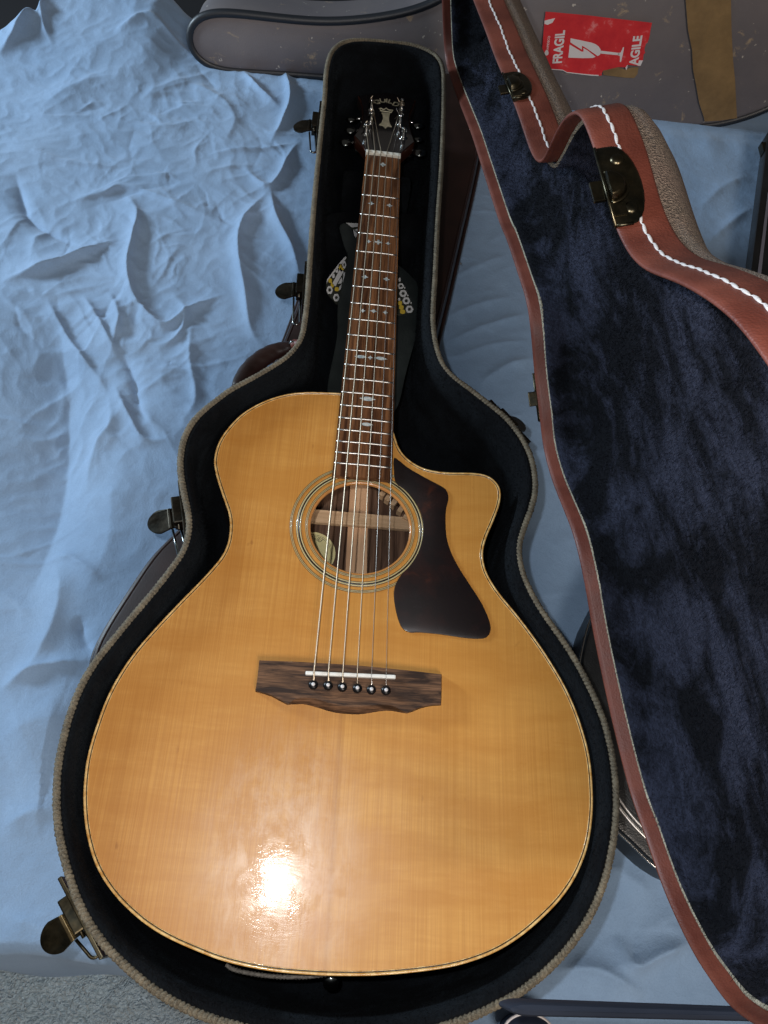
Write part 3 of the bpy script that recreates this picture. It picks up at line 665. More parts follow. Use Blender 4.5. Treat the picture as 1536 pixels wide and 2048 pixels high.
# bridge
c6 = lambda L: [(480+x/3.491, 1280+y/3.491) for x, y in L]
BO = c6([(108,362),(165,376),(220,395),(275,425),(330,452),(385,449),(440,447),(485,456),(530,469),(575,482),(620,497),(670,508),(720,514),(770,518),(820,519),(870,515),(920,507),(970,498),(1020,493),(1060,495),(1090,500),(1130,508),(1165,513),(1200,503),(1230,490),(1270,475),(1310,465),(1355,459),(1402,457),(1405,400),(1407,320),(1407,243),(1250,224),(1100,208),(900,188),(700,172),(400,155),(134,145),(128,210),(120,280)])
BT = c6([(108,352),(165,366),(220,384),(275,412),(335,446),(385,412),(430,404),(485,402),(530,410),(575,424),(620,439),(670,452),(720,462),(770,466),(820,467),(870,462),(920,455),(970,451),(1020,452),(1060,458),(1090,470),(1130,492),(1165,508),(1200,494),(1230,480),(1270,466),(1310,457),(1355,452),(1400,450),(1403,396),(1405,318),(1405,240),(1250,222),(1100,205),(900,185),(700,169),(400,152),(135,142),(129,208),(121,276)])
bo = np.array([xy(p, .0006) for p in BO]); bt = np.array([xy(p, .0078) for p in BT])
def densify(P, k=4): Q = np.roll(P, -1, 0); return np.concatenate([(P+(Q-P)*j/k)[:, None] for j in range(k)], 1).reshape(-1, 2)
bo, bt = densify(bo), densify(bt)
br = loft('bridge', [z3(bo, .0003), z3(bo+(bt-bo)*.25, .0035), z3(bo+(bt-bo)*.9, .0072), z3(bt, .0078)], M['bridge'], guitar, cap=[0, 3], auto=.5)
sa, sb = U((611, 1345.5), .0105), U((791.5, 1353.5), .0105)
dx = (sb-sa); Ls = np.linalg.norm(dx); dx /= Ls; dy = np.array([-dx[1], dx[0], 0])
box('saddle', (sa+sb)/2-np.array([0, 0, .0022]), Ls/2, .0016, .0026, M['bone'], br, dx, dy, bev=.0010, segs=3)
pins = [(626.4, 1370), (656, 1371.5), (684.5, 1374.5), (714.5, 1377.2), (742.5, 1379.8), (771.7, 1381.3)]
for p in pins:
    c = U(p, .0095)
    pn = lathe('bridge_pin', [(.0001, -.004), (.0024, -.002), (.0028, -.0013), (.0040, -.0004), (.0041, .0010), (.0034, .0022), (.0020, .0030), (.0001, .0032)], M['pin'], br, c, seg=20)
    pn.name = 'bridge_pin'
    d = c+np.array([0, 0, .0031]); lathe('pin_dot', [(.0001, 0), (.0016, 0), (.0015, .0003), (.0001, .0004)], M['pindot'], guitar, d, seg=12)
# fretboard, neck
SL = .648; nut_y = SL
def fy(n): return SL*2**(-n/12)
def fw(y): s = (SL-y)/SL; return .043+(.0577-.043)*s/.685
yend = U((726, 955), .0066)[1]
def board():
    ys = np.linspace(nut_y, yend, 30); xs = np.linspace(-1, 1, 9); V = []; F = []
    for y in ys:
        w2 = fw(y)/2
        for x in xs: V.append((x*w2, y, .0066-.0009*x*x))
    n = 9
    for i in range(29):
        for k in range(8): F.append((i*n+k, i*n+k+1, (i+1)*n+k+1, (i+1)*n+k))
    b = len(V)
    for y in ys: V += [(-fw(y)/2, y, .0006), (fw(y)/2, y, .0006)]
    for i in range(29):
        F.append((i*n, (i+1)*n, b+2*(i+1), b+2*i)); F.append((i*n+8, b+2*i+1, b+2*(i+1)+1, (i+1)*n+8)); F.append((b+2*i, b+2*i+2, b+2*i+3, b+2*i+1))
    F.append(tuple([k for k in range(9)]+[b+1, b])); F.append(tuple([29*n+k for k in range(9)]+[b+59, b+58]))
    return pyd('fretboard', V, F, M['board'], guitar, True, .4)
board()
ys = np.linspace(nut_y+.004, .262, 24); NV = []
for y in ys:
    w2 = fw(min(y, nut_y))/2-.0003; dpt = .0155+.006*np.clip((.34-y)/.06, 0, 1)**2
    NV.append([(w2*math.cos(a), y, .0006-dpt*abs(math.sin(a))**.8) for a in np.linspace(PI, 0, 15)])
V = [v for r in NV for v in r]; F = [(i*15+k, i*15+k+1, (i+1)*15+k+1, (i+1)*15+k) for i in range(23) for k in range(14)]
F += [(i*15, (i+1)*15, (i+1)*15+14, i*15+14) for i in range(23)]+[tuple(range(15)), tuple(23*15+k for k in range(15))]
pyd('neck', V, F, M['mahog'], guitar, True, .8)
for k in range(1, 21):
    y = fy(k); w2 = fw(y)/2-.0008; xs = np.linspace(-1, 1, 9)
    tube('fret', [(x*w2, y, .0064-.0009*x*x) for x in xs], .0011, M['fret'], guitar, 8, flat=(1, 1.05))
box('nut', (0, nut_y+.0026, .0058), .0217, .0027, .0040, M['ivory'], guitar, bev=.0008)
# inlays
def inlay(px, kind, sx=1.0):
    c = U(px, .0066); A = []
    if kind == 'diamond': A = [(1, 0), (.35, .35), (0, 1), (-.35, .35), (-1, 0), (-.35, -.35), (0, -1), (.35, -.35)]; s = .0029
    elif kind == 'wide': A = [(1.25, 0), (.45, .32), (.25, .85), (-.25, .85), (-.45, .32), (-1.25, 0), (-.45, -.32), (-.2, -.8), (.2, -.8), (.45, -.32)]; s = .0031
    elif kind == 'lens': A = [(1.1, 0)]+[(.8*math.cos(a)*1.0, .36*math.sin(a)) for a in np.linspace(.35, PI-.35, 8)]+[(-1.1, 0)]+[(.8*math.cos(a), .36*math.sin(a)) for a in np.linspace(PI+.35, 2*PI-.35, 8)]; s = .0068*sx
    elif kind == 'clover':
        for k in range(32):
            a = 2*PI*k/32; r = .45+.55*abs(math.cos(2*a))**.7; A.append((r*math.cos(a), r*math.sin(a)))
        s = .0036
    elif kind == 'cross':
        for k in range(32):
            a = 2*PI*k/32; r = .30+.70*abs(math.cos(2*a))**1.6; A.append((1.25*r*math.cos(a), r*math.sin(a)))
        s = .0040
    pts = [(c[0]+a*s, c[1]+b*s*(1.0 if kind != 'lens' else .9), .0068-.0009*((c[0]+a*s)/(fw(c[1])/2))**2) for a, b in A]
    poly3('inlay', pts, (0, 0, 1), M['pearl'], guitar, .00015)
for px, kd in (((765.7, 329.5), 'clover'), ((742.5, 407), 'wide'), ((779, 411), 'wide'), ((737.5, 483), 'diamond'), ((756.5, 484.5), 'cross'), ((776, 487), 'diamond'),
               ((730, 554), 'wide'), ((773, 558.5), 'wide'), ((725.5, 621.5), 'diamond'), ((747, 622.5), 'wide'), ((770.5, 625), 'diamond'), ((740.5, 715.5), 'diamond')): inlay(px, kd)
for px, sx in (((721.5, 713.5), .9), ((761.5, 717), .95), ((735, 798), 1.15), ((733, 849), .9)): inlay(px, 'lens', sx)
# headstock: tilted back 13 degrees from the nut
HT = math.radians(13); HN = np.array([0, math.sin(HT), math.cos(HT)]); HP = np.array([0, nut_y+.004, .0045]); HY = np.array([0, math.cos(HT), -math.sin(HT)]); HX = np.array([1.0, 0, 0])
c9 = lambda x, y: (680+x/8.533, 170+y/8.533)
def H(x, y, up=0.0): return UPL(c9(x, y), HP+HN*up, HN)
HO = [(438,1112),(340,985),(238,868),(300,780),(352,690),(378,600),(388,500),(380,400),(350,290),(305,190),(450,172),(620,150),(780,132),(950,162),(1120,205),(1290,268),(1240,390),(1200,480),(1182,570),(1185,660),(1215,800),(1275,975),(1160,1070),(1047,1170)]
hs = np.array([H(x, y) for x, y in HO]); Hq = np.stack([(hs-HP) @ HX, (hs-HP) @ HY], 1)
Hd = densify(Hq, 3)
def HW(P2, up): return HP+np.outer(P2[:, 0], HX)+np.outer(P2[:, 1], HY)+HN*up
hst = loft('headstock', [HW(inset(Hd, .001), -.0145), HW(Hd, -.013), HW(Hd, -.0015), HW(Hd, -.0004), HW(inset(Hd, .0005), .0)], M['headside'], guitar, cap=[0], auto=.8)
# black face veneer
vn = [(450,1105),(352,985),(262,868),(318,785),(366,700),(480,640),(500,400),(430,200),(620,168),(780,150),(950,180),(1080,215),(1090,330),(1075,560),(1150,690),(1190,810),(1250,965),(1160,1052),(1040,1160)]
loft('head_veneer', [HW(inset(Hd, .0012), .0), HW(inset(Hd, .0012), .0006)], M['head'], hst, cap=[1], auto=.5)
for ch, x, y, an, sx in (('G', 628, 289, .16, 1.1), ('U', 728, 268, .08, 1.1), ('I', 797, 266, .0, 1.2), ('L', 862, 284, -.16, 1.1), ('D', 957, 328, -.28, 1.1)):
    ex = HX*math.cos(an)+HY*math.sin(an); ey = -HX*math.sin(an)+HY*math.cos(an)
    text_obj('logo_letter', ch, M['logo'], hst, H(x, y, .001), ex, ey, .0122, .012, .0002, sx*.72)
poly3('emblem_pillar', [H(x, y, .0008) for x, y in ((710,475),(855,480),(838,540),(834,600),(845,650),(880,718),(820,703),(772,745),(730,695),(668,682),(710,640),(732,580),(728,520))], HN, M['logo'], hst)
tube('emblem_crown', [H(x, y, .0009) for x, y in ((665,400),(705,397),(735,415),(762,412),(790,392),(820,418),(845,428),(905,432),(875,465),(780,450),(700,440))], .00048, M['logo'], hst, 6, closed=True)
# tuners
def tuner(base, side, btn, big=1.0):
    P = H(*base)
    po = lathe('tuner_post', [(.0055, 0), (.0055, .0008), (.0038, .0016), (.0030, .0030), (.0028, .0075), (.0021, .0090), (.0024, .0105), (.0030, .0125), (.0028, .0138), (.0001, .0142)], M['chrome'], hst, P, HN, 20)
    B = UPL(c9(*btn), HP-HN*.010, HN)
    S0 = P-HN*.010; tube('tuner_shaft', [S0+(B-S0)*.3, B-(B-S0)/np.linalg.norm(B-S0)*.008], .0016, M['chrome'], hst, 10)
    ax = (B-S0)/np.linalg.norm(B-S0); fw_ = np.cross(ax, HN); rb = []
    for i in range(11):
        s = -1+2*i/10; r = (.0082*big)*math.sqrt(max(.02, 1-(s*.98)**2))*(1-.22*(s < 0)*(-s))
        rb.append([B+ax*s*.0085*big+fw_*math.cos(a)*r*1.05+HN*math.sin(a)*r*.42 for a in np.linspace(0, 2*PI, 16, endpoint=False)])
    loft('tuner_button', [np.array(r) for r in rb], M['darkchrome'], hst, cap=[0, 10])
    box('tuner_housing', P-HN*.0175+side*HX*.004, .009, .007, .004, M['darkchrome'], hst, HX, HY, HN, .0015)
tuner((435, 845), -1, (95, 985)); tuner((520, 645), -1, (178, 780)); tuner((525, 425), -1, (190, 590), .9)
tuner((1082, 912), 1, (1352, 1160), 1.15); tuner((1025, 695), 1, (1330, 930), .75); tuner((1050, 415), 1, (1325, 690), 1.05)
# strings
nutx = [737.4, 750, 761.7, 773.8, 785.5, 797.5]; nuty = [302.5, 303.5, 305, 306.5, 308, 309.5]
posts = [(450, 735), (540, 525), (545, 300), (1055, 345), (1040, 540), (1095, 800)]
gauge = [.00078, .00068, .00058, .00040, .00026, .00020]
for i in range(6):
    A = U((nutx[i], nuty[i]), .0104); A[1] = nut_y+.0015
    B = U((628.3+i*28.8, 1342.3+i*1.2), .0135); C_ = U(pins[i], .0095)+np.array([0, .0036, .0012])
    D_ = H(*posts[i], .0075)
    m_ = M['bronze'] if i < 4 else M['steel']
    st = tube('string', [D_, A+np.array([0, .0035, -.0006]), A, A+(B-A)*.33, A+(B-A)*.66, B, B+(C_-B)*.5, C_, C_-np.array([0, .001, .004])], gauge[i], m_, guitar, 8)
    # windings and loose end at the post
    q = H(*posts[i], .006); wr = []
    for a in np.linspace(0, 5*PI, 40): wr.append(q+HX*.0033*math.cos(a)+HY*.0033*math.sin(a)+HN*(a*.00022))
    for a in np.linspace(.1, 1, 5): wr.append(wr[39]+HX*(.004*a*(1 if i < 3 else -1))+HN*.005*a+HY*.002*a)
    tube('string_end', wr, gauge[i]*.9, m_, st, 6)
# end pin at the tail
ep = U((662, 1970), -.045); lathe('end_pin', [(.0001, 0), (.006, .0005), (.0065, .003), (.004, .0055), (.0035, .010), (.006, .012), (.0062, .016), (.0001, .017)], M['darkchrome'], guitar, ep, (0, .6, -.8), 20)

# =============================================================== STRAP
strap = thing('guitar_strap', 'black leather guitar strap with yellow and white printed webbing folded under the guitar neck', 'guitar strap', tuple(U((750, 600), -.06)))
c4 = lambda L: [(640+x/6.98, 430+y/6.98) for x, y in L]
def ribbon(name, L, z, m, th=.0025, k=120, dzf=None):
    P = cr([xy(p, z) for p in L], k); o = prism(name, P, z-th, z, m, strap, bev=.0008)
    if dzf:
        for v in o.data.vertices: v.co.z += dzf(v.co.x, v.co.y)
    return o
ribbon('leather_tab', c4([(270,165),(295,125),(350,108),(400,140),(445,190),(490,330),(560,420),(620,900),(560,1745)])+[(700, 790), (655, 790)]+c4([(228,1745),(243,1400),(250,1240),(300,1020),(365,740),(385,560),(335,420),(290,260)]), -.040, M['straple'])
ribbon('leather_tab', c4([(1040,680),(1110,708),(1200,778),(1300,880),(1362,960),(1385,1200),(1375,1340),(1412,1450),(1380,1600),(1330,1745)])+[(813, 742), (795, 812), (770, 815), (760, 700), (770, 600)], -.046, M['straple'])
web_z = -.052
ribbon('printed_webbing', c4([(372,568),(290,648),(200,758),(110,880),(82,960),(95,1080),(180,1182),(240,1242),(330,1200),(400,900),(400,640)]), web_z, M['webbing'], .0015)
ribbon('printed_webbing', c4([(1040,820),(1095,860),(1182,1000),(1232,1110),(1298,1285),(1302,1352),(1200,1375),(1088,1395),(1000,1300)]), -.042, M['webbing'], .0015)
ribbon('printed_webbing', c4([(350,108),(440,106),(545,116),(590,160),(560,330),(500,345),(470,260),(440,180)]), -.044, M['webbing'], .0015)
def dec(L, z, m, nm):
    P = [(*xy(p, z), z+.0002) for p in c4(L)]; poly3(nm, P, (0, 0, 1), M[m], strap, .0002)
def annulus(cx, cy, rx, ry, z):
    V = []; n = 24
    for k in range(n):
        a = 2*PI*k/n; f = 1+.05*math.cos(6*a)
        V.append((*xy(c4([(cx+rx*f*math.cos(a), cy+ry*f*math.sin(a))])[0], z), z+.0003))
    for k in range(n):
        a = 2*PI*k/n; f = .46*(1+.22*math.cos(6*a)); V.append((*xy(c4([(cx+rx*f*math.cos(a), cy+ry*f*math.sin(a))])[0], z), z+.0003))
    pyd('print_ring', V, [(k, (k+1) % n, n+(k+1) % n, n+k) for k in range(n)], M['white'], strap, False)
def blob(cx, cy, rx, ry, z, m):
    dec([(cx+rx*math.copysign(abs(math.cos(a))**.7, math.cos(a)), cy+ry*math.copysign(abs(math.sin(a))**.7, math.sin(a))) for a in np.linspace(0, 2*PI, 16, endpoint=False)], z, m, 'print_dot')
for a in ((134, 1050, 42, 57), (226, 1155, 42, 54), (338, 697, 26, 54)): annulus(*a, web_z)
for a in ((1128, 995, 44, 40), (1160, 1098, 52, 50), (1205, 1200, 52, 50), (1248, 1318, 52, 52)): annulus(*a, -.042)
dec([(285, 745), (330, 790), (215, 1000), (170, 965)], web_z, 'white', 'print_bar')
dec([(300, 722), (335, 760), (300, 800), (268, 765)], web_z, 'yellow', 'print_bar')
dec([(160, 935), (200, 985), (178, 1022), (148, 985)], web_z, 'yellow', 'print_bar')
dec([(300, 870), (312, 915), (300, 955), (250, 965)], web_z, 'white', 'print_bar')
dec([(270, 1000), (305, 965), (290, 1035), (262, 1060)], web_z, 'white', 'print_bar')
dec([(325, 810), (350, 800), (335, 920), (318, 950)], web_z, 'white', 'print_bar')
dec([(355, 580), (372, 600), (120, 900), (92, 965), (100, 900), (280, 660)], web_z, 'white', 'print_bar')
for a in ((280, 718, 20, 36, 'yellow'), (142, 918, 24, 32, 'yellow'), (234, 1038, 30, 28, 'yellow')): blob(*a[:4], web_z, a[4])
for a in ((235, 782, 17, 28), (187, 853, 18, 30)): blob(*a, web_z, 'white')
for a in ((1117, 1232, 28, 30, 'yellow'), (1135, 1292, 32, 30, 'yellow'), (1152, 1352, 36, 30, 'yellow'), (1105, 1180, 16, 18, 'white'), (1108, 905, 16, 28, 'white'), (1182, 1020, 8, 10, 'white'), (1225, 1125, 8, 12, 'white'), (1270, 1230, 8, 14, 'white')): blob(*a[:4], -.042, a[4])
dec([(365, 112), (532, 120), (525, 168), (440, 175)], -.044, 'white', 'print_bar')
dec([(480, 205), (525, 195), (520, 235)], -.044, 'white', 'print_bar')
dec([(462, 205), (520, 265), (500, 322), (478, 290)], -.044, 'white', 'print_bar')

# =============================================================== THE OTHER CASES
SZ = -.190      # bed surface level
# brown case under the open one
bc = thing('guitar_case', 'closed dark brown leather guitar case lying flat under the open case', 'guitar case', (-.1, .3, SZ))
BC = [(968,262),(966,290),(948,380),(925,480),(900,590),(876,690),(860,780),(800,900),(700,1100),(560,1340),(380,1460),(250,1440),(190,1400),(180,1330),(205,1270),(255,1190),(310,1110),(370,1050),(430,950),(560,700),(660,400),(700,230),(740,180),(900,165),(955,215)]
bcp = smoothc(cr([xy(p, -.150) for p in BC], 260), 3)
prism('case_body', inset(bcp, .003, 5), -.200, -.129, M['brown'], bc, bev=.010)
tube('edge_piping', z3(bcp, -.152), .0028, M['brown'], bc, 8, closed=True)
tube('edge_piping', z3(inset(bcp, .009, 5), -.131), .0016, M['tan'] if False else M['brown'], bc, 8, closed=True)
lathe('stud', [(.0001, 0), (.0022, .0002), (.002, .0012), (.0001, .0016)], M['chrome'], bc, U((918, 529), -.152)+np.array([.002, 0, .001]), (1, 0, .6), 12)
# black case with a chrome edge, low right
kc = thing('instrument_case', 'black instrument case with bright metal edge showing between open case and lid', 'instrument case', (.3, .1, SZ))
KC = [(1158,1330),(1163,1300),(1172,1262),(1186,1225),(1230,1160),(1330,1140),(1500,1200),(1600,1400),(1560,1650),(1440,1760),(1370,1765),(1310,1735),(1262,1690),(1215,1640),(1175,1540),(1152,1420)]
kcp = smoothc(cr([xy(p, -.140) for p in KC], 220), 3)
prism('case_body', inset(kcp, .002, 5), -.205, -.1345, M['blackl'], kc, bev=.004)
tube('metal_edge', z3(kcp, -.138), .0014, M['chrome'], kc, 8, closed=True)
vb = [U(p, -.1335) for p in ((1228, 1600), (1240, 1618), (1255, 1637), (1272, 1656), (1290, 1674), (1306, 1688))]
tube('metal_valance', cr(vb, 30, False), .0020, M['bright'], kc, 8)
tube('metal_valance', cr([v+np.array([.004, .003, .001]) for v in vb], 30, False), .0016, M['bright'], kc, 8)
# grey case standing on its side behind
gc = thing('guitar_case', 'scuffed grey guitar case with black piping and red fragile sticker standing behind the bed', 'guitar case', (.2, 1.1, SZ))
TL = math.radians(12); G1 = np.array([-.267, 1.066, SZ]); G2 = np.array([.565, 1.077, SZ])
gx = (G2-G1)/np.linalg.norm(G2-G1); gb = np.array([-gx[1], gx[0], 0]); gy = np.array([gb[0]*math.sin(TL), gb[1]*math.sin(TL), math.cos(TL)]); gn = np.cross(gx, gy); gn = gn if gn[1] < 0 else -gn   # towards the camera
def GF(px, up=0.0): return UPL(px, G1+gn*up, gn)
GC_ = [(905,-12),(870,8),(835,22),(780,35),(700,45),(630,46),(560,40),(480,31),(425,28),(392,37),(376,58),(376,88),(392,117),(420,134),(460,141),(600,150),(800,168),(960,200),(1060,232),(1150,250),(1250,256),(1340,256),(1430,250),(1500,232),(1560,205),(1650,140),(1700,40),(1690,-60),(1600,-150),(1400,-200),(1200,-190),(1050,-120),(960,-60)]
gq = np.array([GF(p)-G1 for p in GC_]); g2 = np.stack([gq @ gx, gq @ gy], 1); g2 = smoothc(cr(g2, 300), 10)
def GW(P2, dep): return G1+np.outer(P2[:, 0], gx)+np.outer(P2[:, 1], gy)-gn*dep
gi = lambda d, dep, s=4: GW(smoothc(inset(g2, d, 8), s), dep)
loft('case_body', [gi(.010, -.0015, 4), gi(.004, .000), gi(.001, .003), gi(.0005, .02), gi(.0005, .10), gi(.006, .115), gi(.03, .12)], M['tolex'], gc, cap=[0, 6])
P_ = gi(-.001, .004, 4); tube('edge_piping', P_, .0068, M['piping'], gc, 12, closed=True, upv=gn)
# tape, sticker
def gplate(name, pxs, up, m, parent, th=.0004, k=None):
    P = np.array([GF(p, up) for p in pxs]); return poly3(name, P, gn, m, parent, th)
gplate('brown_tape', [(1368,-40),(1372,10),(1376,60),(1384,100),(1386,140),(1392,170),(1398,205),(1408,236),(1409,243),(1440,241),(1474,236),(1472,200),(1470,160),(1466,120),(1463,60),(1462,0),(1460,-40)], .0078, M['tapeb'], gc)
gplate('brown_tape', c4 and [(1205,140),(1216,136),(1234,134),(1250,139),(1262,135),(1277,134),(1275,148),(1268,156),(1248,155),(1224,152),(1207,150)], .0074, M['tapeb'], gc)
cs = lambda L: [(1060+x/5.689, 10+y/5.689) for x, y in L]
stk = gplate('fragile_sticker', cs([(178,75),(300,84),(420,96),(560,108),(700,122),(840,140),(1000,158),(1200,180),(1388,202),(1375,260),(1360,350),(1350,390),(1335,430),(1318,440),(1300,500),(1310,545),(1292,560),(1285,620),(1270,660),(1248,695),(1200,688),(1115,680),(1090,708),(1000,706),(930,722),(870,738),(830,745),(815,780),(820,798),(780,806),(700,800),(560,782),(420,765),(370,740),(250,732),(180,728),(118,690),(120,620),(130,560),(160,535),(138,505),(150,350),(160,220)]), .0080, M['sticker'], gc)
def stext(s, x0, y0, x1, y1, hpx, bold=.02, sx=1.0):
    """text reading from (x0,y0) towards (x1,y1) in sticker zoom coordinates"""
    A, B = GF(cs([(x0, y0)])[0], .0086), GF(cs([(x1, y1)])[0], .0086)
    ex = (B-A)/np.linalg.norm(B-A); ey = np.cross(gn, ex); L = np.linalg.norm(B-A)
    a0 = np.array(cs([((x0+x1)/2, (y0+y1)/2)])[0]); h_ = np.linalg.norm(GF(a0+np.array([hpx/5.689/2, 0]), .0086)-GF(a0-np.array([hpx/5.689/2, 0]), .0086))
    o = text_obj('sticker_text', s, M['stwhite'], stk, (A+B)/2, ex, ey, h_, bold, .0001)
    # fit the length
    co = np.array([v.co for v in o.data.vertices]); c = (A+B)/2; q = (co-c) @ ex; k = L/(q.max()-q.min())
    for v, t in zip(o.data.vertices, q): v.co = Vector(np.array(v.co)+ex*(t*k-t))
    return o
stext('FRAGIL', 308, 662, 345, 290, 112, .035); stext('AGILE', 1175, 690, 1228, 350, 105, .035); stext('RAPIDECO', 196, 520, 218, 352, 26, .01)
def sp(L, nm='sticker_print'): gplate(nm, cs(L), .0086, M['stwhite'], stk, .0003)
sp([(462,378),(560,398),(700,428),(745,445),(780,470),(803,505),(808,540),(795,565),(770,580),(615,475),(622,462),(600,510),(575,495),(458,420)][:9]+[(640,490),(592,462),(590,508),(460,425)])
sp([(452,450),(590,532),(610,528),(606,488),(660,520),(745,588),(715,602),(600,604),(436,598)])
sp([(808,520),(1015,545),(1018,572),(808,552)], 'sticker_print')
sp([(1060,478),(1070,482),(1056,560),(1034,648),(1022,648),(1024,580),(1000,572),(1000,545),(1032,540),(1046,510)])
for k_ in range(1):
    sp([(190+22*math.cos(a), 545+30*math.sin(a)) for a in np.linspace(0, 2*PI, 16, endpoint=False)])
sp([(165,180),(215,165),(285,150),(255,200),(200,225),(165,215)], 'sticker_scuff')
sp([(120,690),(180,722),(250,728),(370,736),(420,762),(560,778),(700,792),(780,796),(780,808),(700,804),(560,788),(420,771),(370,744),(250,736),(180,732),(116,696)], 'torn_edge')
sp([(1085,712),(1112,680),(1106,715),(1096,742)], 'torn_edge'); sp([(1225,690),(1240,630),(1285,630),(1258,690)], 'torn_edge')
# narrow black case with a grey stripe at the right edge
nb = thing('instrument_case', 'narrow black case with a grey stripe at the right edge behind the lid', 'instrument case', tuple(U((1560, 450), SZ)))
nbz = -.13
def NBX(p): return xy(p, nbz)
prism('case_body', densify(np.array([NBX(p) for p in ((1537, 262), (1494, 600), (1760, 600), (1800, 262))]), 8), nbz-.02, nbz, M['blackl'], nb, bev=.004)
poly3('grey_stripe', [U(p, nbz+.0008) for p in ((1535.5, 385), (1540.5, 385), (1516, 600), (1508, 600))], (0, 0, 1), M['stripe'], nb, .0006)
box('side_latch', U((1531, 300), -.14), .008, .012, .006, M['antique'], nb, bev=.001)

# =============================================================== BED SHEET, RUG, RAIL
def perlin(x, y, seed=0):
    r = np.random.default_rng(seed); T = r.random((256, 256))*2*PI
    xi, yi = np.floor(x).astype(int), np.floor(y).astype(int); xf, yf = x-xi, y-yi
    def gd(i, j, dx, dy): a = T[i % 256, j % 256]; return np.cos(a)*dx+np.sin(a)*dy
    u, v = xf**3*(xf*(xf*6-15)+10), yf**3*(yf*(yf*6-15)+10)
    a = gd(xi, yi, xf, yf); b = gd(xi+1, yi, xf-1, yf); c = gd(xi, yi+1, xf, yf-1); d = gd(xi+1, yi+1, xf-1, yf-1)
    return (a+(b-a)*u)+((c+(d-c)*u)-(a+(b-a)*u))*v
def fold(X, Y, pts, wl, wr, h, fade=.25, pw=1.25):
    """soft ridge along a polyline; wl / wr are the widths on its left / right side"""
    P = cr(np.array([U(p, SZ)[:2] for p in pts]), max(8, 5*len(pts)), False) if len(pts) > 2 else np.array([U(p, SZ)[:2] for p in pts])
    best = np.full(X.shape, 9.0); sg = np.zeros(X.shape); tt = np.zeros(X.shape); n = len(P)-1
    for i in range(n):
        a, b = P[i], P[i+1]; d = b-a; L2 = d @ d+1e-12
        t = np.clip(((X-a[0])*d[0]+(Y-a[1])*d[1])/L2, 0, 1); dx, dy = X-a[0]-t*d[0], Y-a[1]-t*d[1]; D = np.hypot(dx, dy)
        m_ = D < best; best = np.where(m_, D, best); sg = np.where(m_, d[0]*dy-d[1]*dx, sg); tt = np.where(m_, (i+t)/n, tt)
    wdt = np.where(sg > 0, wl, wr); env = np.clip(np.minimum(tt, 1-tt)/fade, 0, 1); env = env*env*(3-2*env)
    return h*np.exp(-(best/wdt)**pw)*(.25+.75*env)
def axis(segs): return np.concatenate([np.linspace(a, b, n, endpoint=False) for a, b, n in segs]+[[segs[-1][1]]])
xs = axis([(-1.1, -.74, 70), (-.74, -.06, 380), (-.06, .62, 200), (.62, 1.05, 80)]); ys_ = axis([(-.40, -.26, 50), (-.26, 1.12, 640), (1.12, 1.6, 110)])
NX, NY = len(xs), len(ys_)
X, Y = np.meshgrid(xs, ys_, indexing='ij'); Z = np.full(X.shape, SZ)
